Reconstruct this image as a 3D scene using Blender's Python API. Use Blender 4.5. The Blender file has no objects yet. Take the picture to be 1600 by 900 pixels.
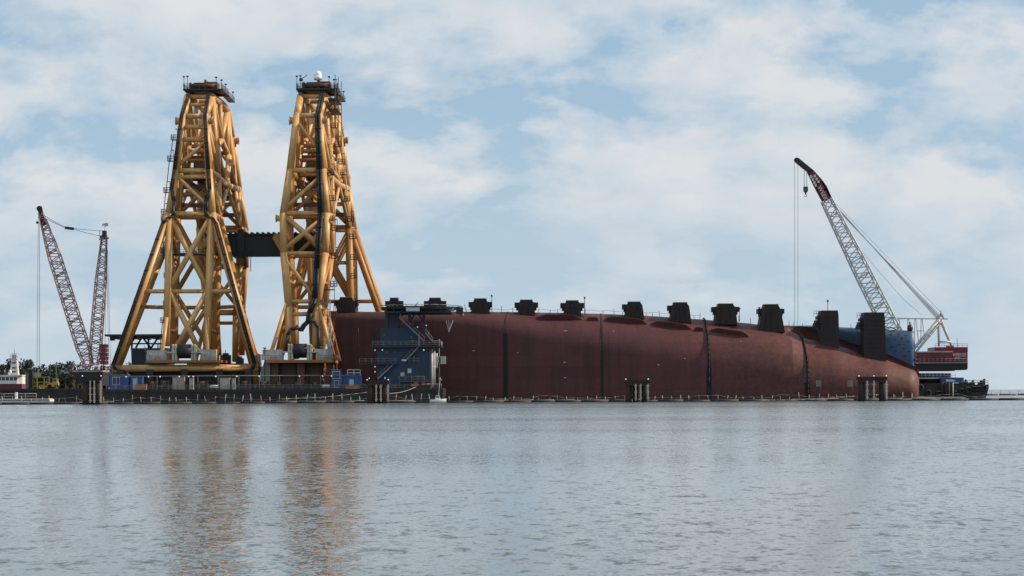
import bpy, math, random
from mathutils import Vector, Matrix
random.seed(7)
R = math.radians
SC = bpy.context.scene
COL = SC.collection
V = Vector

# ------------------------------------------------------------------ camera
F, HY, HC, ROLL = 3200.0, 612.0, 2.5, 0.0044       # focal length in photo pixels, horizon row, eye height, roll
cam = bpy.data.cameras.new('camera')
cam.sensor_width = 36.0
cam.lens = 36.0 * F / 1600.0
cam.shift_y = (HY - 450.0) / 1600.0
cam.clip_start, cam.clip_end = 0.5, 60000
camo = bpy.data.objects.new('camera', cam)
COL.objects.link(camo)
camo.matrix_world = Matrix.Translation((0, 0, HC)) @ Matrix.Rotation(R(90), 4, 'X') @ Matrix.Rotation(-ROLL, 4, 'Z')
SC.camera = camo

def W(px, py, Y):
    """world point at depth Y (metres) that stands at this place of the photograph (survey helper)"""
    dx, dy = px - 800.0, HY - py
    return V(((dx + dy * ROLL) * Y / F, Y, HC + (dy - dx * ROLL) * Y / F))
def WX(px, Y): return (px - 800.0) * Y / F
def WZ(px, py, Y): return W(px, py, Y).z

# ------------------------------------------------------------------ sun, sky, exposure
SUN_AZ, SUN_EL = 87.0, 34.0       # azimuth clockwise from +Y towards +X
sun_dir = V((math.sin(R(SUN_AZ)) * math.cos(R(SUN_EL)), math.cos(R(SUN_AZ)) * math.cos(R(SUN_EL)), math.sin(R(SUN_EL))))
sl = bpy.data.lights.new('sun', 'SUN')
sl.energy, sl.angle, sl.color = 5.0, R(0.6), (1.0, 0.80, 0.56)
so = bpy.data.objects.new('sun', sl)
so.rotation_euler = (-sun_dir).to_track_quat('-Z', 'Y').to_euler()
COL.objects.link(so)

SC.view_settings.view_transform = 'Standard'
SC.view_settings.look = 'None'
SC.view_settings.exposure = 0.0
SC.view_settings.gamma = 1.0
SC.view_settings.use_curve_mapping = False
SC.cycles.max_bounces = 5
SC.cycles.diffuse_bounces = 2
SC.cycles.glossy_bounces = 2
SC.cycles.caustics_reflective = False
SC.cycles.sample_clamp_indirect = 4.0

world = bpy.data.worlds.new('World')
SC.world = world
world.use_nodes = True

class NT:
    """small node-tree writer"""
    def __init__(s, tree): s.t = tree
    def n(s, typ, **kw):
        nd = s.t.nodes.new(typ)
        for k, v in kw.items():
            if k.startswith('i_'):
                key = k[2:]
                nd.inputs[int(key) if key.isdigit() else key.replace('_', ' ')].default_value = v
            else: setattr(nd, k, v)
        return nd
    def l(s, a, b): s.t.links.new(a, b)
    def math(s, op, a, b=None, clamp=False):
        m = s.t.nodes.new('ShaderNodeMath'); m.operation = op; m.use_clamp = clamp
        for i, x in enumerate((a, b)):
            if x is None: continue
            if isinstance(x, (int, float)): m.inputs[i].default_value = x
            else: s.l(x, m.inputs[i])
        return m.outputs[0]
    def mix(s, fac, a, b, blend='MIX'):
        m = s.t.nodes.new('ShaderNodeMix'); m.data_type = 'RGBA'; m.blend_type = blend
        for i, x in ((0, fac), (6, a), (7, b)):
            if isinstance(x, (int, float)): m.inputs[i].default_value = x
            elif isinstance(x, tuple): m.inputs[i].default_value = (*x, 1) if len(x) == 3 else x
            else: s.l(x, m.inputs[i])
        return m.outputs[2]
    def ramp(s, fac, stops):
        r = s.t.nodes.new('ShaderNodeValToRGB')
        e = r.color_ramp.elements
        while len(e) < len(stops): e.new(0.5)
        for q, (p, c) in zip(e, stops):
            q.position = p; q.color = (c, c, c, 1) if isinstance(c, (int, float)) else (*c, 1)
        s.l(fac, r.inputs[0])
        return r.outputs[0]

CLOUD_OFF = (5.1, 2.7, 0)
def build_sky():
    t = world.node_tree
    t.nodes.clear()
    k = NT(t)
    out = k.n('ShaderNodeOutputWorld')
    bg = k.n('ShaderNodeBackground', i_Strength=0.115)
    sky = k.n('ShaderNodeTexSky', sky_type='NISHITA', sun_disc=False, sun_elevation=R(SUN_EL), sun_rotation=R(SUN_AZ),
              altitude=0.0, air_density=1.0, dust_density=1.6, ozone_density=1.0)
    tc = k.n('ShaderNodeTexCoord')
    sep = k.n('ShaderNodeSeparateXYZ'); k.l(tc.outputs['Generated'], sep.inputs[0])
    z = k.math('MAXIMUM', sep.outputs[2], 0.0)
    zz = k.math('ADD', z, 0.50)
    com = k.n('ShaderNodeCombineXYZ')
    k.l(k.math('DIVIDE', sep.outputs[0], zz), com.inputs[0]); k.l(k.math('DIVIDE', sep.outputs[1], zz), com.inputs[1])
    # cloud sheet seen from below: cloud cover as noise on a plane high above
    mp = k.n('ShaderNodeMapping'); mp.inputs['Location'].default_value = CLOUD_OFF; mp.inputs['Scale'].default_value = (1.0, 1.15, 1)
    k.l(com.outputs[0], mp.inputs[0])
    n1 = k.n('ShaderNodeTexNoise', i_Scale=6.6, i_Detail=10.0, i_Roughness=0.57, i_Distortion=0.15)
    k.l(mp.outputs[0], n1.inputs['Vector'])
    n2 = k.n('ShaderNodeTexNoise', i_Scale=2.0, i_Detail=3.0, i_Roughness=0.5)
    k.l(mp.outputs[0], n2.inputs['Vector'])
    cov = k.math('ADD', k.math('MULTIPLY', n1.outputs[0], 0.75), k.math('MULTIPLY', n2.outputs[0], 0.45))
    n4 = k.n('ShaderNodeTexNoise', i_Scale=17.0, i_Detail=5.0, i_Roughness=0.55)
    k.l(mp.outputs[0], n4.inputs['Vector'])
    cov = k.math('ADD', cov, k.math('MULTIPLY', k.math('SUBTRACT', n4.outputs[0], 0.5), 0.26))
    m = k.ramp(cov, [(0.522, 0.0), (0.562, 0.5), (0.64, 1.0)])
    mp2 = k.n('ShaderNodeMapping'); mp2.inputs['Location'].default_value = (CLOUD_OFF[0] + 0.03, CLOUD_OFF[1] - 0.045, 0); mp2.inputs['Scale'].default_value = (1.0, 1.15, 1)
    k.l(com.outputs[0], mp2.inputs[0])
    n3 = k.n('ShaderNodeTexNoise', i_Scale=6.6, i_Detail=10.0, i_Roughness=0.57, i_Distortion=0.15)
    k.l(mp2.outputs[0], n3.inputs['Vector'])
    # thick cloud lit from one side: compare the cover with the cover a little towards the sun
    lit = k.math('ADD', k.math('MULTIPLY', k.math('SUBTRACT', n1.outputs[0], n3.outputs[0]), 3.0), 0.5, True)
    ccol = k.mix(lit, (4.7, 5.55, 6.3), (6.5, 6.65, 6.8))
    fade = k.ramp(z, [(0.0, 0.25), (0.04, 0.55), (0.10, 0.9), (0.19, 1.0), (0.5, 1.0)])
    veil = k.mix(0.75, sky.outputs[0], (3.2, 4.75, 6.3))
    low = k.ramp(z, [(0.0, 1.0), (0.15, 0.0)])
    veil2 = k.mix(k.math('MULTIPLY', low, 0.9), veil, (4.7, 5.75, 6.55))
    fin = k.mix(k.math('MULTIPLY', m, fade), veil2, ccol)
    k.l(fin, bg.inputs['Color'])
    k.l(bg.outputs[0], out.inputs[0])
build_sky()

# ------------------------------------------------------------------ materials
MATS = {}
def paint(name, col, rough=0.5, metal=0.0, var=0.25, scale=0.25, dirt=None, dirt_amt=0.5, streak=True, bump=0.0, spec=0.4):
    """painted or weathered surface: two noises and vertical run marks change the paint's own colour"""
    m = bpy.data.materials.new(name); m.use_nodes = True
    t = m.node_tree; k = NT(t)
    b = t.nodes['Principled BSDF']
    geo = k.n('ShaderNodeNewGeometry')
    na = k.n('ShaderNodeTexNoise', i_Scale=scale, i_Detail=6.0, i_Roughness=0.6); k.l(geo.outputs['Position'], na.inputs['Vector'])
    f = k.ramp(na.outputs[0], [(0.3, 1.0 - var), (0.7, 1.0 + var * 0.6)])
    c = k.mix(1.0, (*col, 1.0), f, 'MULTIPLY')
    if dirt:
        mp = k.n('ShaderNodeMapping'); mp.inputs['Scale'].default_value = (0.9, 0.9, 0.10) if streak else (0.5, 0.5, 0.5)
        k.l(geo.outputs['Position'], mp.inputs[0])
        nb = k.n('ShaderNodeTexNoise', i_Scale=1.0, i_Detail=5.0, i_Roughness=0.65); k.l(mp.outputs[0], nb.inputs['Vector'])
        g = k.ramp(nb.outputs[0], [(0.46, 0.0), (0.72, 1.0)])
        c = k.mix(k.math('MULTIPLY', g, dirt_amt), c, dirt)
    k.l(c, b.inputs['Base Color'])
    rr = k.math('ADD', k.math('MULTIPLY', na.outputs[0], 0.25), rough - 0.12)
    k.l(rr, b.inputs['Roughness'])
    b.inputs['Metallic'].default_value = metal
    b.inputs['Specular IOR Level'].default_value = spec
    if bump:
        bp = k.n('ShaderNodeBump', i_Distance=bump, i_Strength=0.6); k.l(na.outputs[0], bp.inputs['Height']); k.l(bp.outputs[0], b.inputs['Normal'])
    MATS[name] = m
    return m

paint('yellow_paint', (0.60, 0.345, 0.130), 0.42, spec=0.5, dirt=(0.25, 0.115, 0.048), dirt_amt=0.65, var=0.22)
paint('yellow_shaded', (0.44, 0.215, 0.06), 0.45, dirt=(0.25, 0.11, 0.045), dirt_amt=0.45, var=0.25)  # gantry yellow darkened: shade on rear and far members put into its colour
paint('ochre_deck', (0.34, 0.15, 0.05), 0.6, dirt=(0.12, 0.06, 0.03), dirt_amt=0.5)
paint('rust_machine', (0.15, 0.065, 0.04), 0.6, dirt=(0.05, 0.03, 0.025), dirt_amt=0.6, scale=0.6)
paint('black_rubber', (0.016, 0.016, 0.018), 0.55, var=0.3)
paint('dark_steel', (0.025, 0.024, 0.025), 0.5, dirt=(0.09, 0.05, 0.03), dirt_amt=0.35)
paint('grey_steel', (0.20, 0.20, 0.20), 0.5, dirt=(0.12, 0.07, 0.04), dirt_amt=0.3)
paint('barge_black', (0.020, 0.021, 0.024), 0.55, dirt=(0.11, 0.07, 0.05), dirt_amt=0.4, scale=0.15)
paint('deck_grey', (0.10, 0.10, 0.10), 0.8, dirt=(0.08, 0.05, 0.03), dirt_amt=0.5, streak=False)
paint('beige_paint', (0.45, 0.42, 0.34), 0.5, dirt=(0.25, 0.16, 0.09), dirt_amt=0.4)
paint('white_paint', (0.76, 0.76, 0.74), 0.4, dirt=(0.40, 0.34, 0.27), dirt_amt=0.35)
paint('tower_blue', (0.018, 0.045, 0.092), 0.5, dirt=(0.04, 0.05, 0.07), dirt_amt=0.5, scale=0.2)
paint('container_blue', (0.03, 0.10, 0.30), 0.45, dirt=(0.07, 0.07, 0.09), dirt_amt=0.4)
paint('tower_dark', (0.03, 0.045, 0.065), 0.55, dirt=(0.02, 0.02, 0.025), dirt_amt=0.5)
paint('pale_grey', (0.48, 0.50, 0.52), 0.5, dirt=(0.25, 0.22, 0.2), dirt_amt=0.3)
paint('orange_paint', (0.62, 0.22, 0.05), 0.5, dirt=(0.2, 0.1, 0.05), dirt_amt=0.3)
paint('bright_yellow', (0.65, 0.46, 0.05), 0.5, dirt=(0.2, 0.14, 0.05), dirt_amt=0.3)
paint('crane_red', (0.20, 0.022, 0.032), 0.4, dirt=(0.07, 0.02, 0.025), dirt_amt=0.4)
paint('boom_pink', (0.50, 0.31, 0.31), 0.5, dirt=(0.12, 0.07, 0.07), dirt_amt=0.5, scale=0.6)
paint('boom_white', (0.56, 0.57, 0.58), 0.4, dirt=(0.3, 0.27, 0.24), dirt_amt=0.35)
paint('pile_rust', (0.026, 0.018, 0.016), 0.75, dirt=(0.075, 0.034, 0.02), dirt_amt=0.6, scale=0.8)
paint('lug_steel', (0.022, 0.015, 0.014), 0.65, dirt=(0.05, 0.024, 0.018), dirt_amt=0.45, scale=0.4)
paint('wire', (0.10, 0.10, 0.11), 0.5)
paint('bark', (0.09, 0.065, 0.045), 0.9)
paint('boom_float', (0.022, 0.022, 0.024), 0.6, var=0.4)
paint('post_pale', (0.50, 0.44, 0.38), 0.6, dirt=(0.2, 0.12, 0.08), dirt_amt=0.5)
paint('tug_red', (0.13, 0.015, 0.022), 0.4, dirt=(0.08, 0.03, 0.03), dirt_amt=0.3)
paint('glass_dark', (0.02, 0.025, 0.03), 0.15, var=0.1, spec=0.6)
paint('groove_dark', (0.018, 0.014, 0.016), 0.8, dirt=(0.05, 0.025, 0.02), dirt_amt=0.4)
paint('weathered_board', (0.26, 0.23, 0.17), 0.7, dirt=(0.10, 0.07, 0.05), dirt_amt=0.6)

def mat_lamp():
    m = bpy.data.materials.new('lamp_glow'); m.use_nodes = True
    b = m.node_tree.nodes['Principled BSDF']
    b.inputs['Base Color'].default_value = (0.8, 0.8, 0.78, 1)
    b.inputs['Emission Color'].default_value = (1.0, 0.95, 0.85, 1)
    b.inputs['Emission Strength'].default_value = 0.35
    MATS['lamp_glow'] = m
mat_lamp()

def mat_hull():
    m = bpy.data.materials.new('hull_red'); m.use_nodes = True
    t = m.node_tree; k = NT(t); b = t.nodes['Principled BSDF']
    geo = k.n('ShaderNodeNewGeometry')
    sep = k.n('ShaderNodeSeparateXYZ'); k.l(geo.outputs['Position'], sep.inputs[0])
    big = k.n('ShaderNodeTexNoise', i_Scale=0.05, i_Detail=6.0, i_Roughness=0.6); k.l(geo.outputs['Position'], big.inputs['Vector'])
    mp = k.n('ShaderNodeMapping'); mp.inputs['Scale'].default_value = (0.55, 0.55, 0.035); k.l(geo.outputs['Position'], mp.inputs[0])
    st = k.n('ShaderNodeTexNoise', i_Scale=1.0, i_Detail=7.0, i_Roughness=0.62); k.l(mp.outputs[0], st.inputs['Vector'])
    fine = k.n('ShaderNodeTexNoise', i_Scale=0.8, i_Detail=7.0, i_Roughness=0.6); k.l(geo.outputs['Position'], fine.inputs['Vector'])
    c = k.mix(k.ramp(big.outputs[0], [(0.32, 0.0), (0.68, 1.0)]), (0.112, 0.030, 0.031), (0.080, 0.026, 0.030))
    c = k.mix(k.math('MULTIPLY', k.ramp(st.outputs[0], [(0.42, 0.0), (0.70, 1.0)]), 0.75), c, (0.050, 0.022, 0.024))
    c = k.mix(k.math('MULTIPLY', k.ramp(fine.outputs[0], [(0.52, 0.0), (0.78, 1.0)]), 0.30), c, (0.15, 0.050, 0.034))
    # marine growth and scale on the curved stern plating: a mottle with a shape of its own
    sp = k.n('ShaderNodeTexVoronoi', i_Scale=0.75); k.l(geo.outputs['Position'], sp.inputs['Vector'])
    east = k.n('ShaderNodeMapRange', i_1=30.0, i_2=75.0); k.l(sep.outputs[0], east.inputs[0])
    c = k.mix(k.math('MULTIPLY', k.math('MULTIPLY', k.ramp(fine.outputs[0], [(0.40, 0.0), (0.60, 1.0)]), east.outputs[0]), 0.32), c, (0.20, 0.070, 0.042))
    # weld seams between plates
    br = k.n('ShaderNodeTexBrick', i_Scale=1.0); br.offset = 0.5
    br.inputs['Color1'].default_value = (1, 1, 1, 1); br.inputs['Color2'].default_value = (0.80, 0.80, 0.84, 1); br.inputs['Mortar'].default_value = (0.58, 0.56, 0.58, 1)
    br.inputs['Mortar Size'].default_value = 0.035; br.inputs['Brick Width'].default_value = 9.0; br.inputs['Row Height'].default_value = 2.9
    cb = k.n('ShaderNodeCombineXYZ'); k.l(sep.outputs[0], cb.inputs[0]); k.l(sep.outputs[2], cb.inputs[1]); k.l(cb.outputs[0], br.inputs['Vector'])
    c = k.mix(1.0, c, br.outputs[0], 'MULTIPLY')
    # damp growth line near the water
    wl = k.n('ShaderNodeMapRange', i_1=2.6, i_2=0.2); k.l(k.math('ADD', sep.outputs[2], k.math('MULTIPLY', fine.outputs[0], 1.2)), wl.inputs[0])
    c = k.mix(k.math('MULTIPLY', wl.outputs[0], 0.75), c, (0.022, 0.020, 0.018))
    k.l(c, b.inputs['Base Color'])
    k.l(k.math('ADD', k.math('MULTIPLY', st.outputs[0], 0.3), 0.42), b.inputs['Roughness'])
    b.inputs['Specular IOR Level'].default_value = 0.35
    bp = k.n('ShaderNodeBump', i_Distance=0.10, i_Strength=0.5)
    k.l(k.math('ADD', fine.outputs[0], big.outputs[0]), bp.inputs['Height']); k.l(bp.outputs[0], b.inputs['Normal'])
    MATS['hull_red'] = m
    m2 = m.copy(); m2.name = 'hull_blue'
    MATS['hull_blue'] = paint('hull_blue', (0.055, 0.135, 0.26), 0.5, dirt=(0.13, 0.105, 0.07), dirt_amt=0.75, scale=0.3, var=0.4)
mat_hull()

def mat_water():
    m = bpy.data.materials.new('river_water'); m.use_nodes = True
    t = m.node_tree; k = NT(t); b = t.nodes['Principled BSDF']
    geo = k.n('ShaderNodeNewGeometry')
    def noise(sx, sy, detail=2.0, rough=0.5, off=0.0):
        mp = k.n('ShaderNodeMapping'); mp.inputs['Scale'].default_value = (sx, sy, 1); mp.inputs['Location'].default_value = (off, off * 0.7, off)
        k.l(geo.outputs['Position'], mp.inputs[0])
        n = k.n('ShaderNodeTexNoise', i_Scale=1.0, i_Detail=detail, i_Roughness=rough); k.l(mp.outputs[0], n.inputs['Vector'])
        s = k.n('ShaderNodeSeparateColor'); k.l(n.outputs['Color'], s.inputs[0])
        return s.outputs
    swell = noise(0.30, 0.16, 2.0, 0.5, 3.0)
    chop = noise(1.6, 0.8, 4.0, 0.68, 11.0)
    rip = noise(7.5, 4.2, 3.0, 0.6, 27.0)
    gust = noise(0.010, 0.028, 3.0, 0.55, 5.0)       # calmer and rougher patches
    sep = k.n('ShaderNodeSeparateXYZ'); k.l(geo.outputs['Position'], sep.inputs[0])
    mid = k.n('ShaderNodeMapRange', i_1=25.0, i_2=260.0, i_3=0.55, i_4=1.6); k.l(sep.outputs[1], mid.inputs[0])   # more wind out in the channel
    g = k.math('MULTIPLY', k.math('ADD', k.math('MULTIPLY', k.ramp(gust[0], [(0.38, 0.0), (0.62, 1.0)]), 0.75), 0.55), mid.outputs[0])
    def cen(s, a): return k.math('MULTIPLY', k.math('SUBTRACT', s, 0.5), a)
    n_ = k.math('ABSOLUTE', k.math('ADD', k.math('ADD', cen(swell[1], 0.30), cen(chop[1], 1.25)), cen(rip[1], 0.9)))
    sx = k.math('ADD', k.math('ADD', cen(swell[0], 0.10), cen(chop[0], 0.30)), cen(rip[0], 0.26))
    # short wind waves running towards the shore: shallow backs with now and then a steep face
    cub = k.math('MULTIPLY', k.math('POWER', n_, 2.5), 9.0)
    sy = k.math('MULTIPLY', k.math('ADD', k.math('ADD', k.math('MULTIPLY', n_, 0.26), cub), 0.012), k.math('MULTIPLY', g, -1.0))
    sx = k.math('MULTIPLY', sx, g)
    cv = k.n('ShaderNodeCombineXYZ'); k.l(sx, cv.inputs[0]); k.l(sy, cv.inputs[1]); cv.inputs[2].default_value = 1.0
    nv = k.n('ShaderNodeVectorMath', operation='NORMALIZE'); k.l(cv.outputs[0], nv.inputs[0])
    k.l(nv.outputs[0], b.inputs['Normal'])
    b.inputs['Base Color'].default_value = (0.115, 0.145, 0.165, 1)
    b.inputs['Roughness'].default_value = 0.07
    b.inputs['IOR'].default_value = 1.333
    b.inputs['Specular IOR Level'].default_value = 0.5
    MATS['river_water'] = m
mat_water()

def mat_leaf():
    m = bpy.data.materials.new('foliage'); m.use_nodes = True
    t = m.node_tree; k = NT(t); b = t.nodes['Principled BSDF']
    geo = k.n('ShaderNodeNewGeometry')
    n = k.n('ShaderNodeTexNoise', i_Scale=0.12, i_Detail=3.0); k.l(geo.outputs['Position'], n.inputs['Vector'])
    k.l(k.mix(k.ramp(n.outputs[0], [(0.35, 0.0), (0.65, 1.0)]), (0.020, 0.036, 0.030), (0.040, 0.056, 0.042)), b.inputs['Base Color'])
    b.inputs['Roughness'].default_value = 0.8
    MATS['foliage'] = m
mat_leaf()

# ------------------------------------------------------------------ mesh helpers
ORG = {}
class MB:
    def __init__(s): s.v, s.f, s.sm = [], [], []
    def face(s, idx, smooth=False): s.f.append(idx); s.sm.append(smooth)
    def tube(s, p, q, r, r2=None, seg=10, cap=True):
        p, q = V(p), V(q); r2 = r if r2 is None else r2
        d = q - p
        if d.length < 1e-6: return s
        d.normalize()
        a = V((0, 0, 1)) if abs(d.z) < 0.92 else V((1, 0, 0))
        x = d.cross(a).normalized(); y = d.cross(x)
        b = len(s.v)
        for c, rr in ((p, r), (q, r2)):
            for i in range(seg):
                t = 2 * math.pi * i / seg
                s.v.append(c + (x * math.cos(t) + y * math.sin(t)) * rr)
        for i in range(seg):
            j = (i + 1) % seg
            s.face((b + i, b + j, b + seg + j, b + seg + i), True)
        if cap:
            s.face(tuple(b + i for i in range(seg - 1, -1, -1))); s.face(tuple(b + seg + i for i in range(seg)))
        return s
    def path(s, pts, r, seg=8):
        pts = [V(p) for p in pts]
        for a, b in zip(pts, pts[1:]): s.tube(a, b, r, seg=seg)
        for p in pts[1:-1]: s.ball(p, r, seg)
        return s
    def ball(s, c, r, seg=8, rz=None):
        c = V(c); rz = rz or r; b = len(s.v); rings = max(4, seg // 2)
        s.v.append(c + V((0, 0, -rz)))
        for i in range(1, rings):
            ph = -math.pi / 2 + math.pi * i / rings
            for j in range(seg):
                t = 2 * math.pi * j / seg
                s.v.append(c + V((math.cos(ph) * math.cos(t) * r, math.cos(ph) * math.sin(t) * r, math.sin(ph) * rz)))
        s.v.append(c + V((0, 0, rz))); top = len(s.v) - 1
        for j in range(seg):
            k = (j + 1) % seg
            s.face((b, b + 1 + k, b + 1 + j), True)
            for i in range(rings - 2):
                o = b + 1 + i * seg
                s.face((o + j, o + k, o + seg + k, o + seg + j), True)
            o = b + 1 + (rings - 2) * seg
            s.face((o + j, o + k, top), True)
        return s
    def box(s, lo, hi):
        (x0, y0, z0), (x1, y1, z1) = lo, hi
        b = len(s.v)
        s.v += [V(p) for p in ((x0, y0, z0), (x1, y0, z0), (x1, y1, z0), (x0, y1, z0), (x0, y0, z1), (x1, y0, z1), (x1, y1, z1), (x0, y1, z1))]
        for f in ((0, 3, 2, 1), (4, 5, 6, 7), (0, 1, 5, 4), (1, 2, 6, 5), (2, 3, 7, 6), (3, 0, 4, 7)): s.face(tuple(b + i for i in f))
        return s
    def beam(s, p, q, w, h, up=V((0, 0, 1))):
        """rectangular bar from p to q, width w across, height h along up"""
        p, q = V(p), V(q); d = (q - p).normalized()
        x = d.cross(up)
        if x.length < 1e-3: x = d.cross(V((0, 1, 0)))
        x.normalize(); y = x.cross(d)
        b = len(s.v)
        for c in (p, q):
            for sx, sy in ((-1, -1), (1, -1), (1, 1), (-1, 1)): s.v.append(c + x * sx * w / 2 + y * sy * h / 2)
        for f in ((3, 2, 1, 0), (4, 5, 6, 7), (0, 1, 5, 4), (1, 2, 6, 5), (2, 3, 7, 6), (3, 0, 4, 7)): s.face(tuple(b + i for i in f))
        return s
    def prism(s, poly, y0, y1):
        """outline in x,z pushed from y0 to y1 (outline counter-clockwise seen from -y)"""
        b = len(s.v); n = len(poly)
        for y in (y0, y1):
            for x, z in poly: s.v.append(V((x, y, z)))
        s.face(tuple(b + i for i in range(n))); s.face(tuple(b + n + i for i in range(n - 1, -1, -1)))
        for i in range(n):
            j = (i + 1) % n
            s.face((b + j, b + i, b + n + i, b + n + j))
        return s
    def build(s, name, mat, parent=None, loc=None):
        o3 = ORG[parent.name] if parent is not None else V(loc if loc is not None else (0, 0, 0))
        me = bpy.data.meshes.new(name)
        me.from_pydata([tuple(p - o3) for p in s.v], [], s.f)
        me.polygons.foreach_set('use_smooth', s.sm)
        me.materials.append(MATS[mat])
        me.update()
        o = bpy.data.objects.new(name, me)
        COL.objects.link(o)
        if parent is not None: o.parent = parent
        else: o.location = o3
        ORG[o.name] = o3
        return o

def tag(o, label=None, cat=None, group=None, kind=None):
    if label: o['label'] = label
    if cat: o['category'] = cat
    if group: o['group'] = group
    if kind: o['kind'] = kind
    return o
def thing(name, label, cat, loc, group=None):
    o = bpy.data.objects.new(name, None)
    o.empty_display_size = 0.5
    o.location = loc
    COL.objects.link(o)
    ORG[o.name] = V(loc)
    return tag(o, label, cat, group)

def railing(mb, pts, h=1.1, step=2.0, r=0.06, rails=2):
    """posts and rails along a line of points"""
    for a, b in zip(pts, pts[1:]):
        a, b = V(a), V(b); n = max(1, round((b - a).length / step))
        for i in range(n + 1):
            p = a.lerp(b, i / n); mb.tube(p, p + V((0, 0, h)), r, seg=5)
        for k in range(rails):
            z = V((0, 0, h * (k + 1) / rails)); mb.tube(a + z, b + z, r, seg=5)
    return mb
def ladder(mb, p, q, w=0.6, r=0.06, side=V((1, 0, 0)), step=0.7):
    p, q = V(p), V(q)
    for s in (-1, 1): mb.tube(p + side * s * w / 2, q + side * s * w / 2, r, seg=5)
    n = int((q - p).length / step)
    for i in range(1, n):
        c = p.lerp(q, i / n); mb.tube(c - side * w / 2, c + side * w / 2, r * 0.7, seg=4)
    return mb
def lattice(mb, A, B, widths, side, n, rc, rl):
    """four chord lattice between A and B; widths = list of (t, width, depth)"""
    A, B = V(A), V(B); d = (B - A).normalized(); side = V(side)
    side = (side - d * side.dot(d)).normalized(); up = d.cross(side)
    def wd(t):
        for (t0, w0, h0), (t1, w1, h1) in zip(widths, widths[1:]):
            if t <= t1 + 1e-9:
                u = (t - t0) / (t1 - t0); return w0 + (w1 - w0) * u, h0 + (h1 - h0) * u
        return widths[-1][1:]
    def ring(t):
        w, h = wd(t); c = A.lerp(B, t)
        return [c + side * sx * w / 2 + up * sy * h / 2 for sx, sy in ((-1, -1), (1, -1), (1, 1), (-1, 1))]
    rs = [ring(i / n) for i in range(n + 1)]
    for i in range(n):
        for j in range(4):
            mb.tube(rs[i][j], rs[i + 1][j], rc, seg=6, cap=False)
            k = (j + 1) % 4
            if i % 2: mb.tube(rs[i][j], rs[i + 1][k], rl, seg=4, cap=False)
            else: mb.tube(rs[i][k], rs[i + 1][j], rl, seg=4, cap=False)
            if i % 3 == 0: mb.tube(rs[i][j], rs[i][k], rl, seg=4, cap=False)
    return mb
def text(name, body, size, mat, parent, loc, rot=(math.pi / 2, 0, 0), ext=0.02, squash=1.0):
    cu = bpy.data.curves.new(name, 'FONT'); cu.body = body; cu.size = size; cu.extrude = ext
    cu.align_x = 'CENTER'; cu.align_y = 'CENTER'
    cu.materials.append(MATS[mat])
    tmp = bpy.data.objects.new(name, cu); me = bpy.data.meshes.new_from_object(tmp); bpy.data.objects.remove(tmp); bpy.data.curves.remove(cu)
    o = bpy.data.objects.new(name, me); COL.objects.link(o)
    o.parent = parent; o.location = V(loc) - ORG[parent.name]; o.rotation_euler = rot; o.scale = (squash, 1, 1)
    ORG[o.name] = V(loc)
    return o

# ------------------------------------------------------------------ setting: water, far shore
wt = MB()
xs = [-30000, -3000, -600, 600, 3000, 30000]; ys = [-60, 120, 700, 3000, 12000, 50000]
for y in ys:
    for x in xs: wt.v.append(V((x, y, 0)))
for j in range(5):
    for i in range(5): wt.face((j * 6 + i, j * 6 + i + 1, j * 6 + i + 7, j * 6 + i + 6))
tag(wt.build('water', 'river_water'), kind='structure')

bk = MB()
x0, x1 = WX(-260, 930), WX(262, 930)
for i in range(40):
    t = i / 39; x = x0 + (x1 - x0) * t; e = min(1.0, (1 - t) * 6)
    bk.v += [V((x, 925 - 4 * math.sin(i), -0.6)), V((x, 930 - 3 * math.sin(i), 0.2 + 0.9 * e)), V((x, 1020, 0.2 + 1.6 * e)), V((x, 1100, -0.6))]
for i in range(39):
    for j in range(3): bk.face((i * 4 + j, i * 4 + 4 + j, i * 4 + 5 + j, i * 4 + 1 + j), True)
MATS['bank_soil'] = paint('bank_soil', (0.10, 0.085, 0.055), 0.9, dirt=(0.05, 0.06, 0.03), dirt_amt=0.6, streak=False)
tag(bk.build('riverbank', 'bank_soil'), kind='structure')

def far_wood():
    mb = MB(); rnd = random.Random(3)
    tops = [(-60, 566), (0, 570), (15, 562), (38, 560), (55, 567), (75, 566), (88, 564), (100, 562), (115, 564), (140, 566), (165, 566), (185, 570), (205, 562), (225, 566), (240, 572), (255, 585)]
    def top(px):
        for (a, b), (c, d) in zip(tops, tops[1:]):
            if px <= c: return b + (d - b) * (px - a) / (c - a)
        return 590
    for i in range(74):
        px = -60 + 312 * i / 73 + rnd.uniform(-3, 3)
        Y = rnd.uniform(930, 1010)
        x = WX(px, Y); h = max(3.0, WZ(px, top(px) + rnd.uniform(-2, 9), Y)); rad = rnd.uniform(3.0, 5.5)
        for j in range(240):
            u = rnd.random() ** 0.6; th = rnd.uniform(0, 6.283); zc = rnd.uniform(-1, 1)
            rr = math.sqrt(max(0, 1 - zc * zc)) * (0.7 + 0.3 * math.sin(3 * th + i))
            c = V((x + rad * rr * u * math.cos(th), Y + rad * rr * u * math.sin(th), 1.0 + (h - 1.0) * (0.52 + 0.46 * zc * u)))
            n = V((rnd.gauss(0, 1), rnd.gauss(0, 1), rnd.gauss(0, 1))).normalized()
            a = n.orthogonal().normalized(); b = n.cross(a); s = rnd.uniform(0.35, 0.95)
            k = len(mb.v)
            mb.v += [c + a * s, c + b * s * 0.8, c - a * s, c - b * s * 0.7]
            mb.face((k, k + 1, k + 2, k + 3))
    o = mb.build('far_wood', 'foliage')
    tag(o, 'dark green wood on the far shore behind the left crane', 'trees', kind='stuff')
far_wood()
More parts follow.
